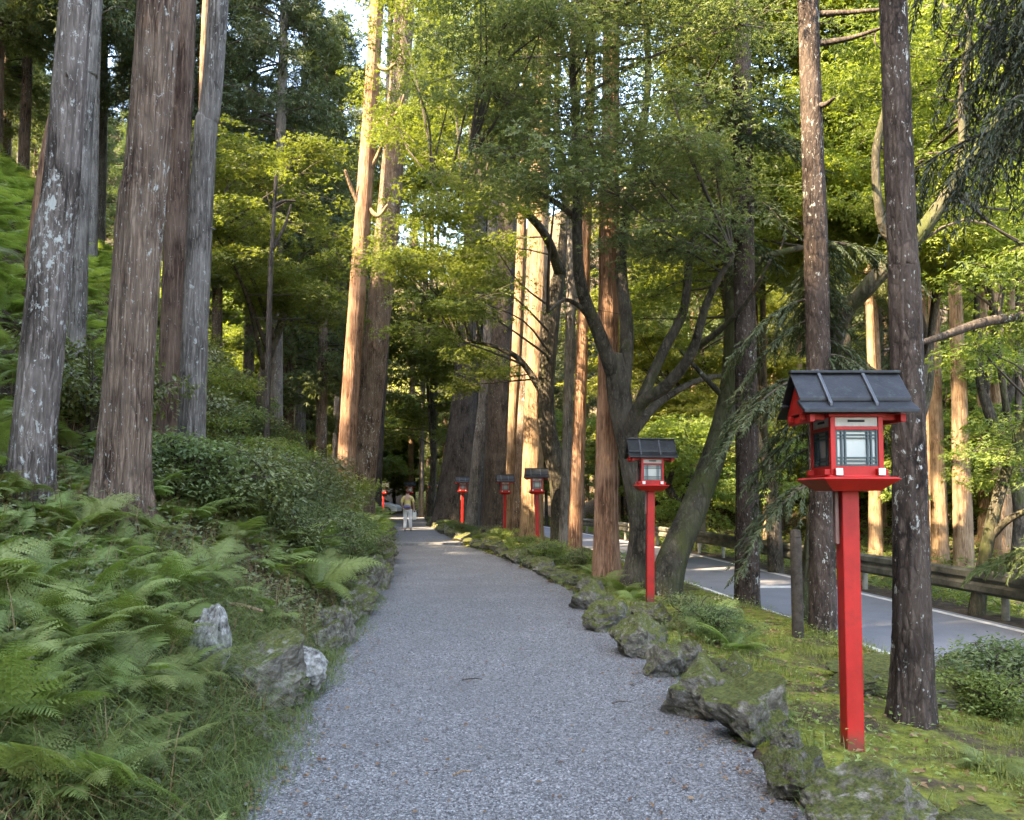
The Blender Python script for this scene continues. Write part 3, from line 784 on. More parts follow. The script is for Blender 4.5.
# ------------------------------------------------------------------ white car at the end of the path
M['car_white'] = plain('white_car_paint', (0.72, 0.75, 0.78), 0.2, 0.02, 2, 0.6)
M['car_glass'] = plain('car_glass', (0.02, 0.025, 0.03), 0.06, 0.05, 2, 0.8)
M['rubber'] = plain('rubber', (0.02, 0.02, 0.02), 0.85)
M['metal'] = plain('alloy', (0.45, 0.46, 0.48), 0.35, 0.05)
M['lamp'] = plain('lamp_lens', (0.6, 0.62, 0.64), 0.1)
M['tail'] = plain('tail_lens', (0.35, 0.02, 0.02), 0.2)
def make_car(x, y, rz):
    root = empty('parked_car', (x, y, 0.02), rz)
    low = [(-2.05, .35, .8), (-2.1, .7, .83), (-1.95, .95, .82), (-1.2, .98, .82), (.7, .98, .82), (1.2, .92, .8), (1.9, .76, .74), (2.1, .6, .7), (2.08, .32, .74)]
    g = Geo()
    V = [(a, s * h, z) for s in (-1, 1) for a, z, h in low]
    k = len(low)
    V += [(a, s * h, .28) for s in (-1, 1) for a, h in ((2.0, .72), (-1.98, .76))]
    q = [(i, i + 1, k + i + 1, k + i) for i in range(k - 1)]
    tris = []
    c0 = len(V); V += [(0, -.82, .3), (0, .82, .3)]
    for i in range(k - 1): tris += [(i + 1, i, c0), (k + i, k + i + 1, c0 + 1)]
    tris += [(0, k - 1, c0), (2 * k - 1, k, c0 + 1)]
    q += [(k - 1, 0, k, 2 * k - 1)]
    g.add(V[:2 * k] + [(0, 0, 0)] * 4 + V[c0:], q, tris)
    cab = [(-1.8, .96, .78), (-1.35, 1.42, .6), (-.3, 1.5, .58), (.35, 1.42, .58), (1.2, .93, .76)]
    V = [(a, s * h, z) for s in (-1, 1) for a, z, h in cab]; k = 5
    q = [(i, i + 1, k + i + 1, k + i) for i in range(4)]
    t = [(2, 1, 0), (3, 2, 0), (4, 3, 0), (5, 6, 7), (5, 7, 8), (5, 8, 9)]
    g.add(V, q, t)
    g.build('body', M['car_white'], root, bevel=.03)
    for s in (-1, 1):
        for pts in ([(-1.5, 1.0), (-.42, 1.0), (-.42, 1.42), (-1.25, 1.36)], [(-.34, 1.0), (.98, 1.0), (.36, 1.34), (-.34, 1.42)]):
            yy = lambda z: s * (.785 - (z - .95) * .36 + .012)
            V = [(a, yy(z), z) for a, z in pts] + [(a, yy(z) - s * .008, z) for a, z in pts]
            Geo().hexa(V).build('side_window', M['car_glass'], root)
    V = [(1.14, -.68, .985), (1.14, .68, .985), (.42, .53, 1.395), (.42, -.53, 1.395)]
    Geo().hexa(V + [(a + .012, b_, c + .012) for a, b_, c in V]).build('windscreen', M['car_glass'], root)
    for wx in (-1.3, 1.32):
        for s in (-1, 1):
            wg = Geo(); th = np.linspace(0, 2 * np.pi, 28, endpoint=False)
            prof = [(.2, 0), (.31, 0), (.335, .03), (.335, .17), (.31, .2), (.2, .2)]
            V = np.array([(wx + r * math.cos(a), s * (.68 + yo), .33 + r * math.sin(a)) for r, yo in prof for a in th])
            q = [(i * 28 + j, i * 28 + (j + 1) % 28, (i + 1) * 28 + (j + 1) % 28, (i + 1) * 28 + j) for i in range(5) for j in range(28)]
            wg.add(V, q); wo = wg.build('wheel', M['rubber'], root, smooth=True)
            rg = Geo(); V = [(wx + r * math.cos(a), s * (.68 + yo), .33 + r * math.sin(a)) for r, yo in ((.0, .17), (.1, .185), (.2, .165), (.2, .02)) for a in th]
            rg.add(V, [(i * 28 + j, i * 28 + (j + 1) % 28, (i + 1) * 28 + (j + 1) % 28, (i + 1) * 28 + j) for i in range(3) for j in range(28)])
            rg.build('rim', M['metal'], wo, smooth=True)
    for s in (-1, 1):
        Geo().hexa([(1.9, s * .45, .58), (2.12, s * .45, .58), (1.98, s * .76, .6), (1.75, s * .77, .62), (1.85, s * .45, .7), (2.08, s * .45, .7), (1.92, s * .75, .73), (1.68, s * .77, .75)]).build('headlight', M['lamp'], root)
        Geo().hexa([(-2.11, s * .45, .7), (-2.0, s * .45, .7), (-1.9, s * .83, .7), (-2.06, s * .83, .7), (-2.09, s * .45, .86), (-1.98, s * .45, .86), (-1.88, s * .82, .86), (-2.0, s * .82, .86)]).build('tail_light', M['tail'], root)
        Geo().hexa([(.75, s * .8, .98), (.95, s * .8, .98), (.92, s * .98, 1.0), (.78, s * .98, 1.0), (.77, s * .8, 1.1), (.93, s * .8, 1.1), (.9, s * .97, 1.12), (.8, s * .97, 1.12)]).build('wing_mirror', M['car_white'], root, bevel=.02)
    tag(root, 'white car parked at the far end of the path behind the left bushes', 'car')
make_car(-10.5, 58.0, R(-6))

# ------------------------------------------------------------------ guard rail beyond the road
def make_rail():
    root = empty('guard_rail', (roadR(10) + .35, 10, -.42))
    org = np.array([roadR(10) + .35, 10, -.42])
    ys = np.arange(1, 48, .5)
    prof = [(0, .36), (-.05, .41), (-.05, .5), (0, .545), (0, .58), (-.05, .62), (-.05, .71), (0, .76), (.012, .755), (-.035, .705), (-.035, .625), (.012, .585), (.012, .54), (-.035, .495), (-.035, .415), (.012, .365)]
    k = len(prof)
    xr_ = roadR(ys) + .35
    V = np.array([(x + a - org[0], y - org[1], z) for x, y in zip(xr_, ys) for a, z in prof])
    q = [(i * k + j, (i + 1) * k + j, (i + 1) * k + (j + 1) % k, i * k + (j + 1) % k) for i in range(len(ys) - 1) for j in range(k)]
    Geo().add(V, q).build('beam', M['rail'], root)
    for y in np.arange(2.2, 47, 2.0):
        x = float(roadR(y)) + .43 - org[0]; yl = y - org[1]
        pg = Geo(); tube(pg, [(x, yl, -.4), (x, yl, .7)], [.06, .055], 10, 3)
        pg.build('rail_post', M['rail_post'], root, smooth=False)
    tag(root, 'mossy weathered guard rail along the far side of the road', 'guard rail')
make_rail()

# dark wooden post on the verge
def make_post():
    x, y = float(PX(797, 620, 8.7)[0]), 8.7
    z = gz(x, y)
    root = empty('wooden_post', (x, y, z))
    g = Geo(); tube(g, [(0, 0, -.2), (.004, 0, .4), (0, 0, 1.14)], [.066, .062, .06], 12, 14, ridge=.03, seed=9)
    g.build('shaft', M['wood_dark'], root, smooth=True)
    g = Geo(); tube(g, [(0, 0, 1.12), (0, 0, 1.19)], [.064, .056], 12, 4, seed=3); g.build('cap', M['wood_dark'], root)
    tag(root, 'dark weathered wooden post standing on the grass between two slim trunks', 'post')
make_post()

# ------------------------------------------------------------------ rocks
import bmesh
from mathutils import noise as mnoise
def rock_mesh(seed, sub=5):
    rr = np.random.default_rng(seed)
    bm = bmesh.new(); bmesh.ops.create_icosphere(bm, subdivisions=sub, radius=1.0)
    P = np.array([v.co[:] for v in bm.verts])
    for _ in range(15):                                        # flat broken faces
        nrm = unit(rr.normal(0, 1, 3)); dd = rr.uniform(.48, .82)
        s = P @ nrm; P = P - np.maximum(s - dd, 0)[:, None] * nrm * .96
    N = unit(P); off = Vector(rr.uniform(-50, 50, 3))
    d = np.array([mnoise.fractal(Vector(p) * 1.6 + off, .9, 2.1, 6) * .16 + mnoise.ridged_multi_fractal(Vector(p) * 2.3 + off, .9, 2.2, 5, 1.0, 2.0) * .055 - abs(mnoise.noise(Vector(p) * 3.1 - off)) * .14 for p in P])
    P = P + N * d[:, None]
    P -= (P.max(0) + P.min(0)) / 2; P /= (P.max(0) - P.min(0)) / 2
    for v, c in zip(bm.verts, P): v.co = c
    for f in bm.faces: f.smooth = False
    me = bpy.data.meshes.new('rock'); bm.to_mesh(me); bm.free()
    me.materials.append(M['rock'])
    return me
ROCKS = [rock_mesh(40 + i) for i in range(8)]
def rock(px, py, wpx, hpx, label, k=0, depth=1.0, group=None, rz=None, name='rock', d=None, sink=.2, pale=False):
    d = d or F_PX * (CAM_Z - .03) / (py - HORIZ)
    x = float(PX(px, py, d)[0]); wd, ht = wpx * d / F_PX, hpx * d / F_PX
    o = link(name, ROCKS[k % 8])
    z = min(gz(x, d), gz(x, d - wd * .3))
    if x < 0: z = gz(x + wd * .35, d)
    if pale:
        o.data = o.data.copy(); o.data.materials[0] = M['rock_pale']
    o.location = (x, d + wd * depth * .3, z + ht / 2 * (1 - sink))
    o.scale = (wd / 2, wd / 2 * depth, ht / 2 * (1 + sink))
    o.rotation_euler = (R(random.uniform(-8, 8)), R(random.uniform(-8, 8)), R(random.uniform(-25, 25)) if rz is None else rz)
    tag(o, label, 'rock', group)
    return o
rock(702, 712, 78, 62, 'grey angular boulder at the bend of the right stone edging', 0, .9)
rock(752, 738, 92, 68, 'broad grey boulder with a mossy top just left of the nearest lantern post', 1, .8)
rock(797, 792, 60, 56, 'rounded grey stone in the gravel edge below the nearest lantern', 2, 1.0)
rock(884, 846, 128, 74, 'large mossy boulder at the foot of the nearest lantern, cut by the bottom edge', 3, .9)
rock(985, 846, 90, 34, 'flat grey stone at the bottom right corner', 4, .8)
rock(838, 835, 50, 28, 'small pale stone in front of the large mossy boulder', 5)
rock(668, 672, 44, 38, 'dark mossy stone just behind the angular boulder in the right edging', 5)
rock(640, 652, 60, 44, 'long pale-topped stone below the second lantern post', 6, .8)
rock(612, 628, 56, 34, 'low white-topped flat stone left of the second lantern post', 7, .8)
rock(589, 607, 40, 30, 'mossy stone at the foot of the straight orange-brown trunk', 0)
rock(652, 628, 40, 26, 'squat stone directly under the second lantern', 2)
rock(855, 690, 60, 22, 'mossy flat slab on the moss behind the nearest lantern post', 4, .8, sink=.3)
rock(915, 712, 120, 26, 'long layered mossy slab lying behind the big right trunk', 6, .7, d=6.0, sink=.3)
rock(880, 684, 90, 22, 'thin mossy slab between the nearest lantern and the big right trunk', 1, .8, d=6.6, sink=.3)
rock(965, 668, 52, 34, 'round yellow-green moss covered boulder by the roadside', 5, 1.0, d=7.4, sink=.3)
# small stones of the right edging, going away between the lanterns
dd = 11.8
while dd < 46:
    x = float(pathR(dd)) + random.uniform(.12, .3)
    px = 512 + F_PX * x / dd; py = HORIZ + F_PX * CAM_Z / dd
    wpx = random.uniform(.32, .62) * F_PX / dd
    if dd < 21.8: lab, grp = 'mossy edging stone between the second lantern and the dark-roofed third lantern', 'edging stones beyond the second lantern'
    elif dd < 29: lab, grp = 'low edging stone between the dark-roofed third and the pale-roofed lantern', 'edging stones by the pale-roofed lantern'
    else: lab, grp = 'far edging stone near the giant dark cedar base', 'edging stones by the giant cedar'
    rock(px, py, wpx, wpx * random.uniform(.4, .65), lab, random.randrange(8), .9, grp)
    dd += random.uniform(.5, .85)
# left edge
rock(207, 690, 44, 82, 'upright white lichened stone at the end of the left edging', 3, .8, d=5.1, sink=0, pale=True)
rock(252, 694, 92, 86, 'big moss-topped stone with a hollow dark face in the left edging', 1, .9, d=5.3, sink=0)
rock(296, 655, 56, 52, 'pale-topped stone at the right end of the mossy left boulder', 2, .9, d=6.0, sink=0, pale=True)
rock(338, 622, 34, 44, 'grey stone half hidden in ferns at the left path edge', 7, .9, d=8.0, sink=0)
dd = 9.2
while dd < 30:
    x = float(pathL(dd)) - random.uniform(.1, .3)
    px = 512 + F_PX * x / dd; py = HORIZ + F_PX * CAM_Z / dd
    wpx = random.uniform(.35, .7) * F_PX / dd
    rock(px, py, wpx, wpx * random.uniform(.7, 1.1), 'mossy stone under the overhanging plants of the left path edge', random.randrange(8), .9, 'stones along the left path edge')
    dd += random.uniform(.9, 1.6)

dd = 4.2
while dd < 11.6:
    x = float(pathR(dd)) + random.uniform(.1, .42)
    px = 512 + F_PX * x / dd; py = HORIZ + F_PX * CAM_Z / dd
    wpx = random.uniform(.16, .34) * F_PX / dd
    rock(px, py, wpx, wpx * random.uniform(.5, .8), 'small mossy stone packed between the boulders of the near right edging', random.randrange(8), .9, 'small stones of the near right edging', sink=.3)
    dd += random.uniform(.28, .5)
dd = 4.9
while dd < 9.4:
    x = float(pathL(dd)) - random.uniform(.08, .34)
    px = 512 + F_PX * x / dd; py = HORIZ + F_PX * CAM_Z / dd
    wpx = random.uniform(.18, .36) * F_PX / dd
    rock(px, py, wpx, wpx * random.uniform(.7, 1.0), 'small mossy stone packed in the low wall at the near left path edge', random.randrange(8), .9, 'small stones of the near left wall', sink=.15)
    dd += random.uniform(.3, .55)
# two fallen sticks
def stick(pts, r, label, mat='cedar_pale'):
    b = np.array(pts[0]); root = Geo()
    tube(root, [np.array(p) - b for p in pts], list(np.linspace(r, r * .6, len(pts))), 7, 14, lump=.08, seed=int(abs(b[0]) * 100))
    tag(root.build('fallen_stick', M[mat], None, b, smooth=True), label, 'stick')
p0, p1 = PX(215, 604, 6.6), PX(262, 611, 6.3)
stick([p0, (p0 + p1) / 2 + np.array([0, 0, .02]), p1], .022, 'pale fallen stick lying on top of the mossy left stone')
for (a, b_), lab in ((((462, 680), (482, 679)), 'short dark stick on the gravel right of the path centre'), (((453, 775), (472, 771)), 'pale twig lying on the near gravel'), (((612, 703), (630, 702)), 'dark twig near the right edge of the gravel')):
    q = [PX(x, y, F_PX * (CAM_Z - .02) / (y - HORIZ)) for x, y in (a, b_)]
    stick([q[0], (q[0] + q[1]) / 2 + np.array([0, .012, .006]), q[1]], .006, lab, 'dark_bark' if 'dark' in lab else 'cedar_pale')

# ------------------------------------------------------------------ vegetation kit
def conifer_crown(g, z0, z1, rbase, nb, nspray, ntuft, tsize, seed, droop=.35, lean=0.0):
    rr = np.random.default_rng(seed)
    Ps, Ds, Ns, Ss = [], [], [], []
    for i in range(nb):
        f = (i + rr.uniform(0, 1)) / nb
        z = z0 + (z1 - z0) * f
        az = rr.uniform(0, 6.283)
        L = rbase * ((1 - f) ** .75 * .9 + .12) * rr.uniform(.65, 1.2) * (0.6 + .4 * min(1, f * 6))
        up = rr.uniform(-.1, .35)
        dv = np.array([math.cos(az), math.sin(az), 0])
        tube(g, [np.array([0, 0, z]), dv * L * .5 + np.array([0, 0, z + up * L * .5]), dv * L + np.array([0, 0, z + up * L - droop * L])], [.035 * L / 2 + .012, .02 * L / 2 + .008, .006], 4, 5, mat=1, cap=False)
        s = rr.uniform(.18, 1.0, nspray) ** .8
        lat = np.array([-dv[1], dv[0], 0])
        sp = dv * (s * L)[:, None] + np.array([0, 0, 1]) * (z + up * L * s - droop * L * s ** 2)[:, None] + lat * rr.normal(0, .16 * L, nspray)[:, None] * s[:, None]
        pts = np.repeat(sp, ntuft, 0) + rr.normal(0, 1, (nspray * ntuft, 3)) * np.array([.2, .2, .13]) * (rbase / 2.2)
        pts[:, 2] -= np.abs(rr.normal(0, .12, len(pts)))
        Ps.append(pts)
        Ds.append(unit(dv * .6 + rr.normal(0, .55, (len(pts), 3)) + np.array([0, 0, -.35])))
        Ns.append(unit(rr.normal(0, .5, (len(pts), 3)) + np.array([0, 0, 1])))
        Ss.append(rr.uniform(.7, 1.25, len(pts)) * tsize)
    leaves(g, np.vstack(Ps), np.vstack(Ds), np.vstack(Ns), np.concatenate(Ss), T_TUFT, tint=rr.uniform(0, 1, sum(len(p) for p in Ps)))

T_CORD = (np.array([(-.1, 0, 0), (.1, 0, 0), (.075, .6, -.05), (-.075, .6, -.05), (0, 1, -.12)], float), np.array([(0, 1, 2, 3), (3, 2, 4, 4)]))
T_CORD = (np.array([(-.1, 0, 0), (.1, 0, 0), (.05, 1, -.1), (-.05, 1, -.1)], float), np.array([(0, 1, 2, 3)]))
def bough(g, p0, az, L, up, droop, rr, bl=.38, hang=.5, nsz=.06):
    """one drooping cedar bough with side branchlets of needles"""
    dv = np.array([math.cos(az), math.sin(az), 0.0]); lat = np.array([-dv[1], dv[0], 0.0]); Z = np.array([0, 0, 1.0])
    ax = lambda s: p0 + dv * (s * L)[:, None] + Z * (up * s * L - droop * L * s ** 2)[:, None]
    sA = np.linspace(0, 1, 7)
    tube(g, ax(sA), list(np.linspace(.012 + .008 * L, .003, 7)), 5, 9, mat=1, cap=False)
    nbr = max(6, int(L / .035))
    s = np.linspace(.12, 1, nbr) + rr.normal(0, .01, nbr)
    side = np.where(np.arange(nbr) % 2, 1, -1)
    b0 = ax(s)
    blen = bl * (1.05 - .6 * s) * rr.uniform(.6, 1.25, nbr)
    bd = unit(dv * rr.uniform(.3, .9, nbr)[:, None] + lat * (side * rr.uniform(.4, 1.0, nbr))[:, None] + Z * rr.normal(-.1, .2, nbr)[:, None])
    m = 14
    t = np.linspace(.05, 1, m)
    pts = b0[:, None, :] + bd[:, None, :] * (blen[:, None] * t)[..., None] - Z * (hang * blen[:, None] * t ** 1.6)[..., None]
    tg = unit(np.gradient(pts, axis=1))
    for sgn in (-1, 0, 1):
        l2 = unit(np.cross(tg, Z + rr.normal(0, .3, tg.shape)))
        D = unit(tg + sgn * .75 * l2 + rr.normal(0, .18, tg.shape))
        leaves(g, pts.reshape(-1, 3), D.reshape(-1, 3), unit(Z + rr.normal(0, .5, (pts.shape[0] * m, 3))), rr.uniform(.8, 1.3, pts.shape[0] * m) * nsz, T_CORD, tint=np.repeat(rr.uniform(0, 1, nbr), m))

def spray_crown(g, lobes, attach, seed, tmpl=T_MAPLE, size=(.055, .085), nspray=8, nleaf=70, srad=.42, origin=(0, 0, 0), twigs=True, skip=1.5, thick=.05):
    """flat layered leaf sprays around lobes; attach: points on the limbs that twigs grow from"""
    rr = np.random.default_rng(seed)
    org = np.asarray(origin, float)
    C, Nn = [], []
    attach = np.asarray(attach, float)
    for c, rx, ry, rz in lobes:
        c = np.asarray(c, float)
        if twigs:
            dd = np.linalg.norm(attach - c, axis=1) + 1.5 * np.maximum(attach[:, 2] - c[2], 0)
            a = attach[np.argmin(dd)]
            mid = (a + c) / 2 + rr.normal(0, .12, 3) + np.array([0, 0, .12])
            L = np.linalg.norm(c - a)
            tube(g, [a - org, mid - org, c - org], [.01 + .009 * min(L, 3), .008 + .005 * min(L, 3), .007], 5, 7, mat=1, cap=False)
        for _ in range(nspray):
            o = rr.normal(0, .5, 3) * np.array([rx, ry, rz])
            C.append(c + o); Nn.append(unit(np.array([rr.normal(0, .2) + o[0] * .12, rr.normal(0, .2) + o[1] * .12, 1.0])))
            if twigs: tube(g, [c - org, c + o * .55 + np.array([0, 0, .05]) - org, c + o - org], [.006, .005, .002], 3, 4, mat=1, cap=False)
    C, Nn = np.array(C), np.array(Nn)
    n = len(C) * nleaf
    ce, no = np.repeat(C, nleaf, 0), np.repeat(Nn, nleaf, 0)
    a = rr.uniform(0, 6.283, n); r = srad * np.sqrt(rr.uniform(0, 1, n)) * np.repeat(rr.uniform(.65, 1.25, len(C)), nleaf)
    ux = unit(np.cross(no, np.array([0, 1.0, .05]))); uy = np.cross(no, ux)
    rad = ux * np.cos(a)[:, None] + uy * np.sin(a)[:, None]
    P = ce + rad * r[:, None] + no * rr.normal(0, thick, n)[:, None] - np.array([0, 0, 1]) * (.22 * r ** 2 / srad)[:, None]
    keep = ~open_mask(P, 0, skip)
    P, rad, no = P[keep], rad[keep], no[keep]
    n = len(P)
    D = unit(rad + rr.normal(0, .45, (n, 3)) + np.array([0, 0, -.25]))
    N = unit(no + rr.normal(0, .32, (n, 3)))
    tone = np.clip(np.repeat(rr.uniform(.1, .9, len(C)), nleaf)[keep] + rr.normal(0, .2, n), 0, 1)
    leaves(g, P - org, D, N, rr.uniform(size[0], size[1], n), tmpl, tint=tone)

# hill conifers: four prototype trunks and crowns, shared by the copies
PROTO = []
for i, (H, z0, rb, nb) in enumerate(((21, 4.5, 2.7, 120), (25, 8, 2.9, 120), (17, 2.6, 2.3, 110), (24, 12, 2.6, 95))):
    tg_ = Geo(); tube(tg_, [(0, 0, -.6), (.05, .02, H * .3), (-.05, .06, H * .65), (.02, 0, H)], [.27 + .02 * i, .22, .15, .03], 14, 26, ridge=.012, flare=.35, seed=60 + i)
    cg = Geo(); conifer_crown(cg, z0, H, rb, nb, 8, 15, .24, 80 + i)
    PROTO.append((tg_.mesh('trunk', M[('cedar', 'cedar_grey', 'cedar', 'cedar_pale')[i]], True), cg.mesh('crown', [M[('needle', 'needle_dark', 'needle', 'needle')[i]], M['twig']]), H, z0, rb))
cg = Geo(); conifer_crown(cg, 0, 9, 2.6, 90, 8, 14, .22, 90)
TOP_CROWN = cg.mesh('crown', [M['needle'], M['twig']])

def crown_blocks(x, y, zb, H, z0, rb, sc_=1.0):
    for t, r in SHAFTS:
        hx, hy = SUN[0] / math.hypot(SUN[0], SUN[1]), SUN[1] / math.hypot(SUN[0], SUN[1])
        a = (x - t[0]) * hx + (y - t[1]) * hy
        if a < 1.0: continue
        off = abs((x - t[0]) * hy - (y - t[1]) * hx)
        zr_ = t[2] + a * math.tan(R(SUN_EL))
        if zb + z0 * sc_ - 1 < zr_ < zb + H * sc_:
            rad = rb * sc_ * max(.15, 1 - (zr_ - zb - z0 * sc_) / max(1, (H - z0) * sc_))
            if off < rad * .8 + r: return True
    return False

def conifer(x, y, k, s, label, group, rz=None, name='conifer'):
    tm, cm, H, z0, rb = PROTO[k]
    z = gz(x, y)
    root = empty(name, (x, y, z), random.uniform(0, 6.28) if rz is None else rz)
    root.scale = (s, s, s)
    link('trunk', tm, root); link('crown', cm, root)
    tag(root, label, 'tree', group)
    return root

# ------------------------------------------------------------------ single trees, one by one
def ptree(label, pts, wpx, mat, depth, H=36, sides=40, rings=70, ridge=.02, flare=.5, flare_h=.3, seed=0, crown=True, group=None, name='cedar_tree', lump=0.0, dbase=None, zbase=None, crown_z=None, extra=None):
    """pts: pixels from the foot to the top of the picture at distance depth; wpx: widths in pixels"""
    deps = depth if isinstance(depth, (list, tuple)) else [depth] * len(pts)
    W = [PX(px, py, d) for (px, py), d in zip(pts, deps)]
    zg = gz(W[0][0], W[0][1]) if zbase is None else zbase
    W[0] = np.array([W[0][0], W[0][1], zg])
    rad = [w * d / F_PX / 2 for w, d in zip(wpx, deps)]
    dirv = unit(W[-1] - W[-2])
    if H and W[-1][2] < H:
        ext = W[-1] + dirv * (H - W[-1][2]) / max(.5, dirv[2]) * np.array([.6, .6, 1])
        W.append((W[-1] + ext) / 2); rad.append(rad[-1] * .8)
        W.append(ext); rad.append(.05)
    b = W[0].copy()
    root = empty(name, b)
    loc = [p - b for p in W]
    loc[0] = loc[0] - np.array([0, 0, .25]) - (loc[1] - loc[0]) * 0.0
    g = Geo()
    axis = tube(g, loc, rad, sides, rings, ridge=ridge, flare=flare, flare_h=flare_h + .1, seed=seed, lump=lump)
    g.build('trunk', M[mat], root, smooth=True)
    if crown and H:
        c = link('crown', TOP_CROWN, root, loc[-1] - np.array([0, 0, 9.0]) + np.array([0, 0, .6]))
        c.rotation_euler = (0, 0, seed * 1.3)
    tag(root, label, 'tree', group)
    return root, b, axis + b

def limb(root, b, pts, wpx, deps, mat, seed=0, sides=12, rings=26, lump=.05, name='limb'):
    W = [PX(px, py, d) for (px, py), d in zip(pts, deps)]
    g = Geo()
    ax = tube(g, [p - b for p in W], [w * d / F_PX / 2 for w, d in zip(wpx, deps)], sides, rings, seed=seed, lump=lump)
    g.build(name, M[mat], root, smooth=True)
    return ax + b

def stubs(root, b, axis, n, seed, mat, zr, L=(.05, .3), rad=.02, part='dead_branch'):
    rr = np.random.default_rng(seed)
    for i in range(n):
        z = rr.uniform(*zr)
        p = axis[np.argmin(np.abs(axis[:, 2] - z))]
        az = rr.uniform(0, 6.28); d = np.array([math.cos(az), math.sin(az), rr.uniform(-.2, .3)]); l = rr.uniform(*L) + .15
        g = Geo(); tube(g, [p - b, p - b + d * l * .6, p - b + d * l + np.array([0, 0, rr.normal(0, .05) * l])], [rad, rad * .7, rad * .3], 6, 6, seed=i)
        g.build(part, M[mat], root, smooth=True)

# left bank
r_, b_, a_ = ptree('slim lichen-spotted cedar trunk leaning right at the far left of the fern bank', [(28, 560), (32, 460), (52, 250), (76, 0)], [43, 39, 36, 29], 'cedar_lichen', 7.0, seed=1, lump=.02, sides=72, rings=110, ridge=.022)
stubs(r_, b_, a_, 4, 5, 'cedar_grey', (3, 6), (.02, .1), .018)
r_, b_, a_ = ptree('widest brown cedar trunk with vertical furrows standing in the left bank ferns', [(118, 560), (124, 440), (140, 220), (159, 0)], [52, 47, 43, 39], 'cedar', 7.7, seed=2, sides=84, rings=110, ridge=.024)
r_, b_, a_ = ptree('brown trunk leaning right behind the slim lichen-spotted trunk', [(36, 240), (50, 180), (66, 90), (84, 0)], [26, 24, 20, 17], 'cedar_red', 13.0, seed=3)
r_, b_, a_ = ptree('grey trunk squeezed between the lichen-spotted trunk and the dark forest behind it', [(80, 230), (83, 150), (90, 60), (95, 0)], [16, 16, 15, 14], 'cedar_grey', 12.0, seed=4)
r_, b_, a_ = ptree('brown trunk with knots just right of the thick furrowed trunk', [(168, 440), (173, 300), (181, 130), (187, 0)], [24, 22, 20, 18], 'cedar_dim', 11.5, seed=5)
stubs(r_, b_, a_, 8, 6, 'cedar', (4, 8), (.02, .1), .02)
r_, b_, a_ = ptree('smooth grey trunk leaning right with a pale foot, rightmost of the left bank group', [(190, 470), (195, 330), (205, 140), (219, 0)], [27, 25, 22, 19], 'cedar_grey', 10.4, seed=6)
stubs(r_, b_, a_, 6, 8, 'cedar_grey', (4, 8), (.02, .1), .02)
r_, b_, a_ = ptree('thin sunlit trunk seen between the brown knotted trunk and the smooth grey trunk', [(200, 430), (203, 200), (205, 60), (207, 0)], [12, 11, 10, 9], 'cedar_pale', 22.0, seed=7)
r_, b_, a_ = ptree('dark bare snag with a short cross branch on the left slope', [(268, 360), (270, 290), (273, 230), (276, 176)], [6, 5, 4, 3.5], 'dark_bark', 19.0, H=0, crown=False, seed=8, name='dead_tree', flare=.1)
limb(r_, b_, [(274, 206), (284, 201), (296, 201)], [4, 3, 2], [19, 19, 19], 'dark_bark')
limb(r_, b_, [(272, 250), (285, 225), (291, 205)], [4, 3, 2], [19, 19.2, 19.5], 'dark_bark')
r_, b_, a_ = ptree('slender reddish sunlit cedar leaning right at the left path edge', [(343, 492), (350, 400), (362, 230), (377, 0)], [18, 17, 16, 14], 'cedar_red', 22.0, seed=9)
for i, (pts) in enumerate(([(364, 215), (352, 190), (345, 170)], [(370, 130), (384, 118), (398, 112), (404, 95)], [(368, 175), (380, 150), (386, 130)], [(371, 60), (385, 70), (396, 64)], [(366, 205), (378, 216), (388, 205)])):
    limb(r_, b_, pts, [5, 4, 3, 2][:len(pts)], [22, 21.8, 21.6, 21.4][:len(pts)], 'cedar_pale', seed=i, name='dead_branch')
r_, b_, a_ = ptree('thicker dull brown cedar right behind the slender reddish one', [(358, 490), (372, 380), (388, 220), (401, 60), (405, 0)], [27, 25, 23, 20, 19], 'cedar', 25.5, seed=10)
ptree('thin dark trunk beside the path behind the dull brown cedar', [(375, 505), (379, 430), (384, 350), (389, 250)], [11, 10, 9, 8], 'dark_bark', 38.0, seed=11)
ptree('thin grey trunk on the left verge far down the path', [(364, 500), (370, 430), (380, 350), (384, 250)], [9, 8, 8, 7], 'cedar_grey', 40.0, seed=12)

for px, d, wd, mt, sd, lab in ((410, 62, 6, 'cedar_pale', 43, 'thin sunlit pale trunk above the head of the walking person'), (421, 52, 5, 'cedar_grey', 44, 'thin grey trunk right of the walking person'), (428, 58, 5, 'cedar', 45, 'thin brown trunk left of the small dim lantern'), (434, 49, 4, 'cedar_grey', 46, 'thin grey trunk beside the small dim lantern')):
    ptree(lab, [(px, 512), (px + 1, 440), (px + 3, 330)], [wd, wd, wd * .8], mt, d, sides=12, rings=30, seed=sd)
# middle group
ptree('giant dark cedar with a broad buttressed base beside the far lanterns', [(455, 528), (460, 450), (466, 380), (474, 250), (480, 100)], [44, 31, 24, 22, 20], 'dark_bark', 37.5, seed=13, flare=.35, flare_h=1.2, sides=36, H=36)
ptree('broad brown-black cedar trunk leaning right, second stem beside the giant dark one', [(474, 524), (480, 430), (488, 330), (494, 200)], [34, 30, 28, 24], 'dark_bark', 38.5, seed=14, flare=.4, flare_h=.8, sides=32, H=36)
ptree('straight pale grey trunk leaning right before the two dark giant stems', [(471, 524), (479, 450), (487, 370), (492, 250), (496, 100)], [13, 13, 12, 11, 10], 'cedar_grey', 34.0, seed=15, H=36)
ptree('wide dark brown trunk behind the pale-roofed lantern', [(500, 532), (500, 430), (503, 340), (508, 200)], [34, 28, 24, 20], 'dark_bark', 33.0, seed=16, sides=32, H=36)
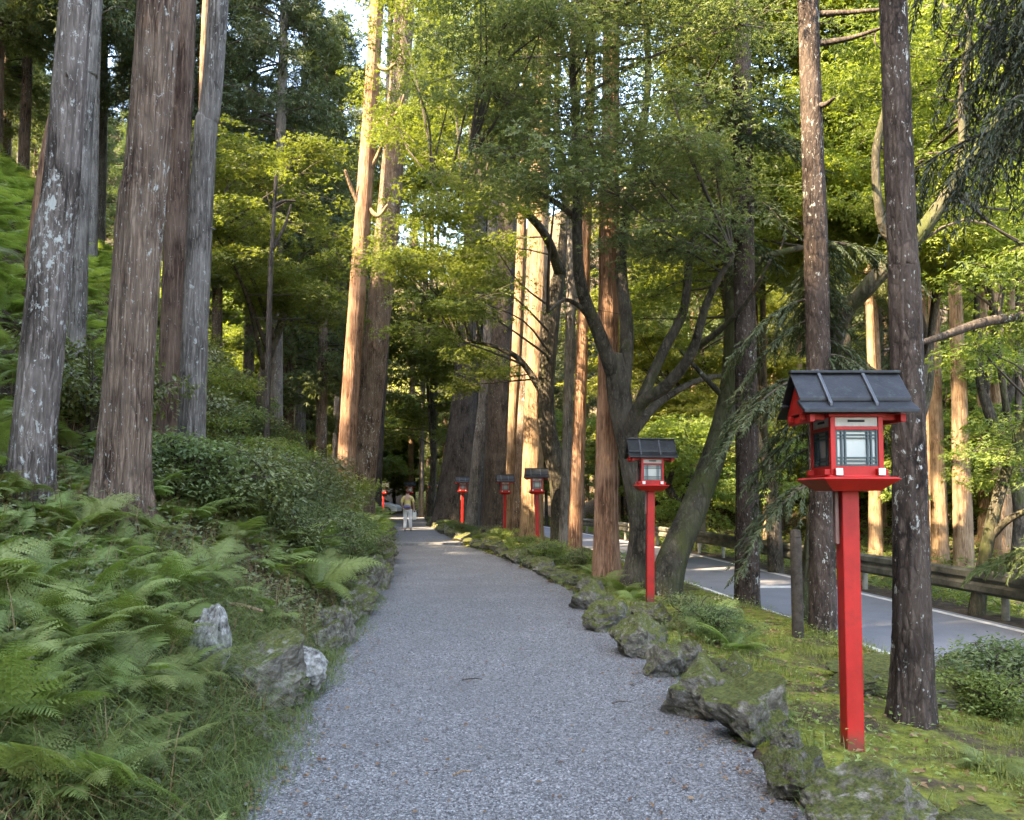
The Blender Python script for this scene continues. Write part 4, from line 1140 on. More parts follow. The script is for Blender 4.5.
ptree('thin sunlit golden trunk just left of the broad golden trunk', [(509, 540), (513, 420), (519, 300), (524, 150), (527, 0)], [10, 10, 10, 9, 8], 'cedar_pale', 30.5, seed=17)
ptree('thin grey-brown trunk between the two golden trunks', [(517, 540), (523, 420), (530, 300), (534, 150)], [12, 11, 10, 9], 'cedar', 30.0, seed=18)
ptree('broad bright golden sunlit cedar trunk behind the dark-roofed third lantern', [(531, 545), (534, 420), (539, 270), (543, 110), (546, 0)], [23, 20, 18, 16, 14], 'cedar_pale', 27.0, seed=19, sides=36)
r7, b7, a7 = ptree('dark crooked maple stem right of the broad golden trunk', [(565, 552), (560, 490), (548, 430), (546, 380), (552, 320), (560, 270)], [24, 20, 17, 16, 17, 12], 'maple_bark', 22.5, H=0, crown=False, seed=20, name='maple_tree', lump=.06)
ptree('thin grey trunk between the crooked maple stem and the orange trunk', [(564, 553), (567, 450), (570, 340), (573, 200), (576, 100)], [11, 10, 10, 9, 8], 'cedar_grey', 21.0, seed=21)
ptree('orange sunlit slim trunk left of the straight orange-brown trunk', [(574, 562), (578, 460), (582, 350), (586, 220), (590, 100)], [14, 13, 12, 11, 10], 'cedar_red', 18.5, seed=22)
ptree('straight orange-brown trunk with flared foot left of the second lantern', [(607, 575), (606, 500), (608, 380), (609, 220), (611, 60)], [27, 23, 21, 20, 17], 'cedar_red', 14.0, seed=23, sides=36, flare=.55)

# the branching maple behind the second lantern
rA, bA, aA = ptree('dark many-branched maple rising behind the second lantern', [(634, 596), (640, 530), (630, 460), (619, 400), (613, 355)], [26, 20, 22, 24, 18], 'maple_bark', [13.2, 13.2, 13.2, 13.2, 13.2], H=0, crown=False, seed=24, name='maple_tree', lump=.05)
limbsA = []
for i, (pts, wp, dz) in enumerate((
        ([(616, 380), (600, 335), (581, 285), (577, 220), (579, 150), (572, 60), (580, -40)], [17, 14, 12, 10, 9, 7, 5], -.9),
        ([(622, 400), (627, 330), (621, 260), (632, 180), (648, 80), (640, -30)], [16, 14, 11, 9, 7, 5], .4),
        ([(627, 440), (640, 405), (667, 385), (692, 352), (708, 300), (733, 255)], [15, 13, 12, 10, 8, 5], -1.2),
        ([(640, 402), (664, 350), (684, 310), (690, 255), (702, 200), (690, 120)], [12, 10, 9, 8, 6, 4], .3),
        ([(634, 430), (660, 402), (700, 380), (740, 374)], [11, 8, 6, 4], 1.0),
        ([(690, 352), (720, 330), (748, 300), (770, 260)], [8, 6, 5, 3], -1.0),
        ([(600, 335), (585, 312), (566, 300), (548, 312)], [8, 6, 4, 3], -.6),
        ([(577, 220), (560, 205), (535, 190), (500, 160), (470, 150)], [7, 6, 5, 4, 3], -1.2))):
    n_ = len(pts)
    limbsA.append(limb(rA, bA, pts, wp, list(13.2 + dz * np.linspace(0, 1, n_) * 2.0), 'maple_bark', seed=30 + i))
rB, bB, aB = ptree('thick mossy trunk leaning right behind the second lantern', [(660, 602), (672, 560), (692, 512), (718, 440), (731, 380), (734, 310)], [34, 29, 27, 23, 19, 16], 'mossy_bark', [12.2, 12.3, 12.5, 12.8, 13, 13], H=0, crown=False, seed=25, name='maple_tree', lump=.04, ridge=.01)
limbsB = []
for i, (pts, wp, dz) in enumerate((([(733, 330), (728, 250), (716, 170), (700, 90), (690, 0)], [14, 12, 10, 8, 5], 1.2), ([(732, 320), (745, 270), (790, 250), (850, 245)], [10, 8, 6, 4], 2.0), ([(726, 400), (700, 372), (680, 350)], [6, 5, 3], -.5))):
    limbsB.append(limb(rB, bB, pts, wp, list(13 + dz * np.linspace(0, 1, len(pts))), 'mossy_bark', seed=50 + i))

# right verge trunks
r14, b14, a14 = ptree('slim straight grey-brown trunk right of the leaning mossy trunk', [(747, 604), (747, 450), (744, 250), (741, 0)], [24, 22, 20, 18], 'plate_bark', 12.3, seed=26, flare=.25)
r15, b15, a15 = ptree('slim dark trunk rising directly behind the nearest lantern roof', [(823, 640), (821, 500), (816, 250), (808, 0)], [26, 23, 23, 20], 'plate_bark', 9.2, seed=27, flare=.25)
for i, pts in enumerate(([(816, 14), (850, 12), (884, 9)], [(816, 44), (850, 38), (884, 27)], [(815, 106), (826, 104), (834, 98)])):
    limb(r15, b15, pts, [7, 5, 3], [9.2, 9.0, 8.7], 'dark_bark', seed=i, name='dead_branch')
r16, b16, a16 = ptree('big plated trunk with white lichen spots right of the nearest lantern', [(911, 724), (912, 600), (905, 300), (893, 0)], [42, 34, 30, 26], 'plate_bark', 5.35, seed=28, sides=72, rings=130, ridge=.022, flare=.5, flare_h=.22)

# bent mossy maple behind the big plated trunk
rC, bC, aC = ptree('bent mossy maple trunk curving up to the right behind the big plated trunk', [(800, 600), (826, 430), (838, 330), (870, 285), (915, 240), (948, 195)], [17, 15, 16, 17, 16, 13], 'mossy_bark', [10.6, 10.5, 10.2, 9.8, 9.4, 9.2], H=0, crown=False, seed=29, name='maple_tree', lump=.05, flare=.2)
limbsC = [limb(rC, bC, p_, w_, d_, 'mossy_bark', seed=70 + i) for i, (p_, w_, d_) in enumerate((
    ([(905, 248), (886, 232), (878, 200), (876, 150), (886, 100), (882, 50)], [12, 10, 8, 8, 6, 4], [9.5, 9.5, 9.4, 9.4, 9.3, 9.2]),
    ([(948, 195), (968, 165), (990, 130), (1020, 100), (1060, 80)], [13, 11, 9, 8, 6], [9.2, 9.1, 9.0, 8.8, 8.5]),
    ([(950, 200), (962, 150), (961, 90), (972, 20)], [10, 8, 6, 4], [9.2, 9.3, 9.4, 9.5]),
    ([(985, 140), (1000, 150), (1030, 152)], [6, 5, 4], [9, 9, 9])))]
rD, bD, aD = ptree('small forked tree leaning right beyond the guard rail', [(974, 616), (984, 560), (996, 505), (1012, 455), (1034, 405)], [15, 12, 11, 9, 7], 'mossy_bark', 12.8, H=0, crown=False, seed=31, name='maple_tree', lump=.05, flare=.2)
limbsD = [limb(rD, bD, [(992, 535), (1008, 520), (1032, 508)], [8, 7, 5], [12.8, 12.6, 12.4], 'mossy_bark', seed=80)]
rE, bE, aE = ptree('unseen-footed tree whose bare bough reaches in from the right edge', [(1110, 640), (1100, 470), (1080, 330), (1085, 180)], [24, 22, 18, 14], 'dark_bark', 9.8, H=0, crown=False, seed=32, name='maple_tree', lump=.05, flare=.2)
limbsE = [limb(rE, bE, [(1082, 320), (1040, 316), (985, 322), (930, 340), (885, 350)], [13, 11, 10, 7, 3], [9.8, 9.6, 9.4, 9.2, 9.0], 'dark_bark', seed=81)]
rE['label'] = 'dark bare bough reaching in level from the right edge above the guard rail'

# cedar boughs beside the right verge trunks
def boughs(root, b, specs, seed, mat='needle_dark', name='crown'):
    rr = np.random.default_rng(seed); g = Geo()
    for p0, az, L, up, dr, bl, hg in specs: bough(g, np.asarray(p0) - b, az, L, up, dr, rr, bl, hg)
    g.build(name, [M[mat], M['twig']], root)
rs = np.random.default_rng(11)
def on_axis(axis, z): return axis[np.argmin(np.abs(axis[:, 2] - z))]
sp = []
for i in range(20):                                            # trunk right of the leaning maple: tuft at py 90..250 and 380..560
    z = PX(745, rs.uniform(90, 260), 12.3)[2]; sp.append((on_axis(a14, z), rs.uniform(0, 6.28), rs.uniform(.6, 1.3), rs.uniform(-.1, .2), rs.uniform(.3, .8), .4, .6))
boughs(r14, b14, sp, 12)
sp = []
for i in range(18):                                            # dark boughs behind the nearest lantern
    z = PX(818, rs.uniform(240, 440), 9.2)[2]; sp.append((on_axis(a15, z), rs.uniform(-.6, 3.7), rs.uniform(.6, 1.5), rs.uniform(-.1, .25), rs.uniform(.4, 1.0), .42, .7))
for i in range(4):
    z = PX(818, rs.uniform(400, 500), 9.2)[2]; sp.append((on_axis(a15, z), rs.uniform(2.2, 4.4), rs.uniform(.5, 1.1), rs.uniform(-.1, .15), rs.uniform(.5, 1.0), .4, .8))
boughs(r15, b15, sp, 13)
# young cedar right of the big plated trunk
xj, yj = float(PX(955, 560, 9.4)[0]), 10.4
xj = float(roadR(yj)) + .95
root = empty('young_cedar', (xj, yj, gz(xj, yj)))
tgp = Geo(); tube(tgp, [(0, 0, -.2), (.02, 0, 2), (0, .03, 4.3)], [.07, .05, .012], 10, 16, ridge=.01, seed=4); tgp.build('trunk', M['cedar'], root, smooth=True)
bb = np.array([xj, yj, gz(xj, yj)])
sp = [(bb + np.array([0, 0, z]), rs.uniform(0, 6.28), (4.6 - z) * .5 * rs.uniform(.6, 1.1) + .25, rs.uniform(-.05, .3), rs.uniform(.3, .8), .4, .6) for z in np.linspace(.5, 4.2, 46)]
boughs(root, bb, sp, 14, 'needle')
tag(root, 'young cedar with drooping green boughs behind the guard rail right of the plated trunk', 'tree')
# cedar beyond the frame whose hanging boughs fill the top right corner
xk, yk = 4.7, 5.6
bk = np.array([xk, yk, gz(xk, yk)])
root = empty('cedar_tree', bk)
tgp = Geo(); tube(tgp, [(0, 0, -.3), (.05, 0, 5), (0, .05, 18)], [.2, .16, .04], 20, 40, ridge=.014, flare=.4, seed=5); tgp.build('trunk', M['plate_bark'], root, smooth=True)
sp = []
for i in range(30):
    z = rs.uniform(4.7, 7.0); sp.append((bk + np.array([rs.uniform(-.8, .2), rs.uniform(-.5, .6), z]), rs.uniform(1.9, 4.0), rs.uniform(.45, .95), rs.uniform(0, .2), rs.uniform(.3, .7), .55, 1.5))
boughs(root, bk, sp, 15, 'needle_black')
tag(root, 'dark cedar boughs hanging in strings in the top right corner', 'tree')

# ------------------------------------------------------------------ leaf canopies
def lobes_px(n, x0, x1, top, bot, d0, d1, rr, rx=(.7, 1.35), rz=(.08, .18)):
    """lobes filling a region of the view; top and bot are profiles (px list, py list)"""
    out = []
    while len(out) < n:
        px = rr.uniform(x0, x1); t, b = np.interp(px, *top), np.interp(px, *bot)
        py = rr.uniform(t, b); d = rr.uniform(d0, d1)
        r = rr.uniform(*rx)
        out.append((PX(px, py, d), r, r, rr.uniform(*rz)))
    return out
def crown_part(root, b, lobes, attach, seed, mat, **kw):
    g = Geo(); spray_crown(g, lobes, attach, seed, origin=b, **kw)
    return g.build('crown', [M[mat], M['twig']], root)
rl = np.random.default_rng(21)
# canopy over the path: carried by the many-branched maple
LA = lobes_px(105, 470, 745, ([470, 745], [-90, -110]), ([470, 520, 560, 620, 660, 700, 745], [200, 190, 205, 265, 255, 225, 205]), 9.6, 15.5, rl)
crown_part(rA, bA, LA, np.vstack([aA] + limbsA), 22, 'maple_cool', nspray=12, nleaf=46, size=(.05, .08), thick=.035)
LB = lobes_px(55, 640, 800, ([640, 800], [-120, -120]), ([640, 700, 800], [330, 300, 180]), 13.5, 17, rl)
crown_part(rB, bB, LB, np.vstack([aB] + limbsB), 23, 'maple', nspray=11, nleaf=44, thick=.035)
# second maple, darker olive leaves left of the middle
r7l = [limb(r7, b7, p_, w_, d_, 'maple_bark', seed=90 + i) for i, (p_, w_, d_) in enumerate((
    ([(560, 275), (545, 235), (515, 205), (470, 190), (430, 180)], [11, 9, 7, 5, 3], [22.5, 21.5, 20.5, 19.5, 18.5]),
    ([(560, 275), (566, 200), (556, 120), (560, 30)], [11, 9, 7, 4], [22.5, 22.5, 22.8, 23]),
    ([(547, 400), (520, 360), (490, 345), (455, 340)], [8, 6, 4, 3], [22.5, 22.8, 23, 23.2])))]
L7 = lobes_px(90, 385, 520, ([385, 520], [-60, -60]), ([385, 410, 450, 490, 520], [250, 330, 345, 280, 200]), 17, 24, rl, (.7, 1.2), (.16, .32))
L7 += lobes_px(6, 450, 505, ([450, 505], [330, 320]), ([450, 505], [395, 375]), 22.5, 24.5, rl, (.5, .8))
crown_part(r7, b7, L7, np.vstack([a7] + r7l), 24, 'maple', nspray=11, nleaf=54, size=(.065, .1), srad=.5, thick=.04)
# sunlit maples beyond the road
def far_maple(label, px, d, H, lobes, seed, mat='maple_yellow', nspray=10, nleaf=64, size=(.08, .13), forks=4, **kw):
    x = float(PX(px, 500, d)[0]); z = gz(x, d); b = np.array([x, d, z]); rr = np.random.default_rng(seed)
    root = empty('maple_tree', b); g = Geo()
    ax = tube(g, [(0, 0, -.3), (rr.normal(0, .2), 0, H * .3), (rr.normal(0, .4), rr.normal(0, .3), H * .6), (rr.normal(0, .5), 0, H)], [.2, .16, .11, .03], 14, 30, seed=seed, lump=.05, flare=.3)
    g.build('trunk', M['maple_bark'], root, smooth=True)
    att = [ax + b]
    cs = np.array([l[0] for l in lobes])
    for k in range(forks):
        t = cs[rr.integers(len(cs))] - b; s = ax[rr.integers(8, 20)]
        gg = Geo(); la = tube(gg, [s, (s + t) / 2 + np.array([0, 0, .4]), t], [.09, .06, .02], 8, 16, seed=seed + k, lump=.05); gg.build('limb', M['maple_bark'], root, smooth=True); att.append(la + b)
    crown_part(root, b, lobes, np.vstack(att), seed, mat, nspray=nspray, nleaf=nleaf, size=size, **kw)
    tag(root, label, 'tree')
    return root
far_maple('sunlit yellow-green maple beyond the road between the slim grey trunk and the slim dark trunk', 775, 19.5, 9, lobes_px(120, 680, 840, ([690, 840], [-60, -60]), ([690, 840], [290, 270]), 15.5, 20, rl, (.8, 1.3), (.14, .26)), 101, srad=.5)
far_maple('bright yellow-green maple beyond the road behind the big plated trunk', 900, 17, 9, lobes_px(120, 820, 985, ([820, 985], [-60, -60]), ([820, 985], [270, 250]), 14.2, 18.5, rl, (.8, 1.3), (.14, .26)), 102, srad=.5)
far_maple('yellow-green maple at the right edge behind the hanging cedar boughs', 1010, 19, 9, lobes_px(80, 930, 1090, ([930, 1090], [-60, -60]), ([930, 1090], [270, 260]), 15.5, 20.5, rl, (.8, 1.3), (.14, .26)), 103, srad=.5)
far_maple('lower yellow maple beyond the road seen through the branches of the many-branched maple', 700, 30, 10, lobes_px(70, 600, 790, ([610, 780], [200, 220]), ([610, 780], [460, 440]), 26, 32, rl, (.9, 1.5), (.2, .4)), 104, size=(.1, .17), srad=.6)
far_maple('yellow-green maple on the left slope behind the dark snag', 262, 26, 9, lobes_px(44, 205, 335, ([215, 335], [120, 150]), ([215, 335], [300, 330]), 21, 28, rl, (.8, 1.4), (.16, .3)), 105, mat='maple', size=(.08, .13), srad=.6)
far_maple('dim green maple closing the view above the far end of the path', 430, 46, 13, lobes_px(74, 365, 490, ([365, 490], [90, 110]), ([365, 490], [445, 430]), 40, 52, rl, (1.2, 2.2), (.4, .8)), 106, mat='maple', size=(.16, .26), srad=.9)
far_maple('pale green maple beyond the white car', 412, 66, 10, lobes_px(26, 370, 450, ([370, 450], [400, 400]), ([370, 450], [486, 480]), 61, 70, rl, (1.6, 2.4), (.5, .8)), 107, mat='broad', size=(.22, .36), srad=1.0)
# low leafy layer in the sun beyond the guard rail
far_maple('low sunlit tree with pale leaves beyond the guard rail right of the leaning mossy trunk', 668, 23, 4, lobes_px(22, 660, 780, ([660, 780], [420, 420]), ([660, 780], [520, 510]), 19, 24, rl, (.7, 1.1), (.2, .35)), 108, mat='broad', size=(.08, .13), srad=.5)
# leaves carried by the bent maple and the small forked tree
LC = lobes_px(34, 860, 1050, ([860, 1050], [-60, -60]), ([860, 1050], [215, 260]), 9, 12.5, rl, (.45, .8))
crown_part(rC, bC, LC, np.vstack([aC] + limbsC), 25, 'maple', nspray=7, nleaf=55, size=(.05, .08))
LD = lobes_px(12, 960, 1060, ([960, 1060], [330, 330]), ([960, 1060], [470, 500]), 11.8, 14, rl, (.4, .7))
crown_part(rD, bD, LD, np.vstack([aD] + limbsD), 26, 'maple', nspray=6, nleaf=50, size=(.05, .08))
LE = lobes_px(6, 960, 1100, ([960, 1100], [270, 260]), ([960, 1100], [330, 320]), 9.2, 10.2, rl, (.4, .6))
crown_part(rE, bE, LE, np.vstack([aE] + limbsE), 27, 'maple', nspray=6, nleaf=50, size=(.05, .08))

# ------------------------------------------------------------------ forest on the slopes
random.seed(31)
pts = []
def far_enough(x, y, s): return all((x - a) ** 2 + (y - b) ** 2 > s * s for a, b in pts)
cnt = 0
for _ in range(4000):
    y = random.uniform(13, 78); x = -random.uniform(0, .70) * y - 2
    u = float(pathL(y)) - x
    if u < 4 or (y < 17 and u < 6) or not far_enough(x, y, 2.9 if y < 40 else 4.2): continue
    k = random.choice((0, 0, 1, 2, 1))
    s = random.uniform(.85, 1.15); H, z0, rb = PROTO[k][2:]
    if crown_blocks(x, y, gz(x, y), H, z0, rb, s): continue
    pts.append((x, y)); cnt += 1
    if y < 30: lab, grp = 'dark green cedar on the near left slope behind the big bank trunks', 'cedars on the near left slope'
    else: lab, grp = 'dim cedar high on the far left slope', 'cedars on the far left slope'
    conifer(x, y, k, s, lab, grp)
    if cnt > 95: break
cnt = 0
for _ in range(4000):
    y = random.uniform(24, 80); x = random.uniform(.12, .74) * y
    wv = x - float(roadR(y))
    if wv < 8 or not far_enough(x, y, 2.8): continue
    k = random.choice((3, 3, 3, 1)); s = random.uniform(.75, 1.05)
    H, z0, rb = PROTO[k][2:]
    if crown_blocks(x, y, gz(x, y), H, z0, rb, s) and random.random() < .8: continue
    pts.append((x, y)); cnt += 1
    conifer(x, y, k, s, 'pale-trunked tree on the sunlit slope beyond the road', 'pale-trunked trees on the right slope')
    if cnt > 75: break
for px, d in PALE:
    x = float(PX(px, 400, d)[0]); pts.append((x, d)); conifer(x, d, 3, random.uniform(.8, 1.0), 'pale-trunked tree on the sunlit slope beyond the road', 'pale-trunked trees on the right slope')
# broad-leaved bushes and small trees of the sunlit slope
BROAD = []
for i in range(3):
    rr = np.random.default_rng(200 + i); H = 5.5 + i
    tg_ = Geo(); ax = tube(tg_, [(0, 0, -.4), (.1, .1, H * .4), (-.1, .2, H * .8)], [.13, .1, .03], 8, 14, lump=.05, seed=i)
    lob = [(np.array([rr.normal(0, 1.2), rr.normal(0, 1.2), H * rr.uniform(.3, 1.05)]), rr.uniform(.6, 1.1), rr.uniform(.6, 1.1), rr.uniform(.3, .5)) for _ in range(26)]
    sh = SHAFTS; SHAFTS = []
    cg = Geo(); spray_crown(cg, lob, ax, 210 + i, T_MAPLE, (.15, .25), 7, 42, .6)
    SHAFTS = sh
    BROAD.append((tg_.mesh('trunk', M['maple_bark'], True), cg.mesh('crown', [M[('broad', 'maple_yellow', 'broad')[i]], M['twig']]), H))
def broad(x, y, k, s, label, group, name='small_tree'):
    root = empty(name, (x, y, gz(x, y)), random.uniform(0, 6.28)); root.scale = (s, s, s)
    link('trunk', BROAD[k][0], root); link('crown', BROAD[k][1], root)
    tag(root, label, 'tree', group); return root
cnt = 0; pts2 = []
for _ in range(6000):
    y = random.uniform(17, 75); x = random.uniform(.1, .76) * y
    wv = x - float(roadR(y))
    if wv < 9 or any((x - a) ** 2 + (y - b) ** 2 < 9 for a, b in pts2): continue
    if y < 24 and wv > 9: pass
    pts2.append((x, y)); cnt += 1
    broad(x, y, random.randrange(3), random.uniform(.7, 1.15), 'leafy green small tree on the sunlit slope beyond the road', 'small trees on the right slope')
    if cnt > 78: break
cnt = 0
for _ in range(3000):
    y = random.uniform(50, 80); x = random.uniform(-.42, .1) * y
    if float(pathL(y)) - 2 < x < float(pathR(y)) + 1.5 and y < 64: continue
    if any((x - a) ** 2 + (y - b) ** 2 < 12 for a, b in pts + pts2): continue
    pts2.append((x, y)); cnt += 1
    if cnt % 2: conifer(x, y, random.choice((0, 1, 2)), random.uniform(.8, 1.1), 'dim cedar closing the far end of the path', 'cedars at the far end of the path')
    else: broad(x, y, random.choice((0, 2)), random.uniform(.9, 1.4), 'dim green small tree at the far end of the path', 'small trees at the far end of the path')
    if cnt > 34: break
for px, d, k, s in ((300, 40, 1, 1.1), (322, 34, 0, 1.0), (338, 46, 1, 1.2), (352, 56, 0, 1.3), (368, 50, 1, 1.2), (312, 58, 2, 1.6)):
    x = float(PX(px, 400, d)[0]); pts.append((x, d)); conifer(x, d, k, s, 'dim cedar high on the far left slope', 'cedars on the far left slope')
# unseen wood behind the viewer and over the ridge, added for shade, one mass
gw = Geo(); rw = np.random.default_rng(77)
cnt = 0; pw = []
for _ in range(5000):
    x = rw.uniform(-62, -5); y = rw.uniform(-45, 24)
    u = float(pathL(y)) - x
    if u < 4.5 or (y > 3 and x > -1.0 * y - 3.5) or any((x - a) ** 2 + (y - b) ** 2 < 10 for a, b in pw): continue
    z = gz(x, y); s = rw.uniform(.62, .78)
    if crown_blocks(x, y, z, 19, 2.0, 2.9, s): continue
    pw.append((x, y)); cnt += 1
    sub = Geo(); conifer_crown(sub, 2.0, 19, 3.6, 30, 6, 5, .85, 300 + cnt)
    tube(sub, [(0, 0, -.5), (0, 0, 9), (0, 0, 19)], [.25, .16, .03], 7, 4, mat=1)
    vo = 0
    Vall = np.concatenate(sub.v) * s + np.array([x, y, z]); 
    Qall = np.concatenate(sub.q); Qm = np.concatenate(sub.qm)
    for mt in (0, 1):
        pass
    gw.v.append(Vall.astype(np.float32)); gw.q.append(Qall + gw.n); gw.qm.append(Qm)
    if sub.t: gw.t.append(np.concatenate(sub.t) + gw.n); gw.tm.append(np.concatenate(sub.tm))
    gw.tint.append(np.concatenate(sub.tint)); gw.n += len(Vall)
    if cnt > 230: break
tag(gw.build('shade_woods', [M['needle'], M['twig']]), kind='stuff')

# ------------------------------------------------------------------ ferns, shrubs, grass
def frond(g, L, az, el, curl, rr, npin=20, npl=8, base=(0, 0, 0), roll=0.0, low=False):
    n = npin + 6
    s = np.linspace(0, 1, n)
    e = el - curl * s ** 1.2
    step = L / (n - 1)
    dv = np.array([math.cos(az), math.sin(az), 0]); Z = np.array([0, 0, 1.0])
    tg = dv * np.cos(e)[:, None] + Z * np.sin(e)[:, None]
    P = np.asarray(base) + np.vstack([[0, 0, 0], np.cumsum(tg[:-1] * step, 0)])
    lat = np.array([-dv[1], dv[0], 0]) * math.cos(roll) + Z * math.sin(roll)
    nor = np.cross(tg, lat); nor = np.where(nor[:, 2:3] < 0, -nor, nor)
    w_ = .0028 + .004 * L * (1 - s)
    V = np.concatenate([P - lat * w_[:, None] * .5, P + lat * w_[:, None] * .5])
    q = [(i, i + 1, n + i + 1, n + i) for i in range(n - 1)]
    g.add(V, q, tint=.15)
    idx = np.arange(5, n)
    f = (idx - 5) / (n - 6)
    pl = .36 * L * np.clip((1 - f) ** .85 * (.55 + .9 * np.minimum(f * 3.2, .5)), .02, 1)
    tone = rr.uniform(.15, .9)
    for sd in (-1, 1):
        pd = unit(lat * sd + tg[idx] * (.28 + .5 * f)[:, None] - nor[idx] * .12 + rr.normal(0, .05, (len(idx), 3)))
        p0 = P[idx]
        if low:
            leaves(g, p0, pd, nor[idx], pl, T_FERN, tint=np.clip(tone + rr.normal(0, .1, len(idx)), 0, 1)); continue
        t = np.linspace(.04, .97, npl)
        pp = p0[:, None] + pd[:, None] * (pl[:, None] * t)[..., None] - Z * (.16 * pl[:, None] * t ** 2)[..., None]
        ps = (pl[:, None] * (1.55 / npl) * (1.02 - t) ** .55 * np.ones_like(t)).reshape(-1) * 1.15 + .002
        al = np.repeat(pd, npl, 0); nn = np.repeat(nor[idx], npl, 0); cr = np.cross(nn, al)
        for s2 in (-1, 1):
            D = unit(cr * s2 + al * .75 - nn * .15)
            leaves(g, pp.reshape(-1, 3), D, unit(nn + rr.normal(0, .12, nn.shape)), ps, T_PIN, tint=np.clip(tone + rr.normal(0, .12, len(ps)), 0, 1))
T_PIN = (np.array([(-.26, 0, 0), (.26, 0, 0), (.2, .62, -.03), (0, 1, -.1), (-.2, .62, -.03)], float)[[0, 1, 2, 3, 4]], np.array([(0, 1, 2, 4), (4, 2, 3, 3)]))
T_PIN = (np.array([(-.24, 0, 0), (.24, 0, 0), (.13, .9, -.06), (-.13, .9, -.06)], float), np.array([(0, 1, 2, 3)]))
T_FERN = (np.array([(-.09, 0, 0), (.09, 0, 0), (.1, .45, .0), (-.1, .45, .0), (.0, 1, -.12)], float), np.array([(0, 1, 2, 3)]))
T_FERN = (np.array([(-.08, 0, 0), (.08, 0, 0), (.1, .45, .0), (-.1, .45, .0), (.02, 1, -.12), (-.02, 1, -.12)], float), np.array([(0, 1, 2, 3), (3, 2, 4, 5)]))
def fern_mesh(seed, nf, L, el=(.75, 1.2), curl=(1.1, 1.8)):
    rr = np.random.default_rng(seed); g = Geo(); a0 = rr.uniform(0, 6.28)
    for i in range(nf):
        frond(g, L * rr.uniform(.7, 1.12), a0 + 6.283 * i / nf + rr.normal(0, .25), rr.uniform(*el), rr.uniform(*curl), rr, 19, 9, roll=rr.normal(0, .25))
    return g.mesh('fern', M['fern'])
FERNS = [fern_mesh(400, 9, .72), fern_mesh(401, 8, .8, (.6, 1.0), (.9, 1.5)), fern_mesh(402, 10, .6), fern_mesh(403, 7, .85, (.9, 1.3), (1.2, 2.0)), fern_mesh(404, 6, .5, (.5, .9), (.6, 1.2)), fern_mesh(405, 5, .62, (.3, .8), (.7, 1.2))]
random.seed(5)
nf = 0
def put_fern(x, y, s, label, group, k=None, dz=0.0):
    global nf
    o = link('fern', FERNS[random.randrange(6) if k is None else k])
    o.location = (x, y, gz(x, y) - .02 + dz)
    sl_ = float(ground(x + .3, y) - ground(x - .3, y)) / .6
    o.rotation_euler = (random.uniform(-.12, .12), -math.atan(sl_) * .5 + random.uniform(-.12, .12), random.uniform(0, 6.28))
    o.scale = (s, s, s * random.uniform(.85, 1.1))
    tag(o, label, 'fern', group); nf += 1
fp = []
def scatter_ferns(n, y0, y1, u0, u1, md, sc_, label, group, pw_=1.3):
    c = 0
    for _ in range(n * 40):
        y = y0 + (y1 - y0) * random.random() ** pw_; u = u0 + (u1 - u0) * random.random()
        x = float(pathL(y)) - u
        if x < -.74 * y - .7 or (u < .95 and 4.6 < y < 9) or any((x - a) ** 2 + (y - b) ** 2 < md * md for a, b in fp): continue
        fp.append((x, y)); put_fern(x, y, random.uniform(*sc_), label, group, None, .07); c += 1
        if c >= n: break
scatter_ferns(108, 2.6, 6.6, .45, 4.2, .22, (.42, .8), 'green fern on the near left bank below the lichen-spotted trunk', 'ferns on the near left bank', 1.0)
scatter_ferns(96, 6.6, 12, .35, 7, .4, (.6, 1.1), 'fern around the feet of the left bank trunks', 'ferns around the left bank trunks', 1.0)
scatter_ferns(62, 12, 24, .3, 7, .6, (.9, 1.5), 'fern on the left slope between the bank trunks and the reddish cedar', 'ferns on the left slope farther up the path', 1.0)
put_fern(float(PX(50, 800, 3.3)[0]), 3.05, .85, 'big bright fern in the bottom left corner', None, 0, .1)
put_fern(float(PX(20, 690, 3.6)[0]), 3.6, .8, 'broad blue-green fern at the left edge under the lichen-spotted trunk', None, 1, .1)
for px, py, d, sc_, k in ((95, 800, 3.1, .6, 1), (165, 735, 3.7, .55, 5), (75, 715, 4.0, .62, 0), (205, 800, 3.2, .42, 4), (130, 660, 4.6, .65, 2), (30, 640, 4.6, .7, 3), (180, 660, 4.5, .5, 5), (20, 770, 3.3, .6, 2)):
    put_fern(float(PX(px, py, d)[0]), d, sc_, 'green fern on the near left bank below the lichen-spotted trunk', 'ferns on the near left bank', k, .16)
# right side ferns
for px, py, s, k, lab in ((712, 640, .75, 3, 'fern arching over the mossy stones behind the angular boulder'), (735, 655, .7, 0, 'fern beside the foot of the slim grey-brown trunk'), (705, 612, .8, 1, 'feathery fern by the foot of the leaning mossy trunk'),
                        (990, 760, .55, 2, 'bright green fern near the bottom right edge'), (775, 722, .45, 4, 'small fern tucked between the grey boulders'), (1010, 690, .6, 5, 'fern under the bush at the right edge'), (745, 625, .6, 2, 'fern in front of the slim grey-brown trunk'), (890, 800, .35, 4, 'tiny fern on the large mossy boulder')):
    d = F_PX * CAM_Z / (py - HORIZ); put_fern(float(PX(px, py, d)[0]), d, s, lab, None, k)
for i in range(26):
    d = random.uniform(11, 34); x = float(pathR(d)) + random.uniform(.35, 1.5)
    put_fern(x, d, random.uniform(.5, .8), 'low fern among the mossy stones right of the path', 'ferns along the right stone edging')

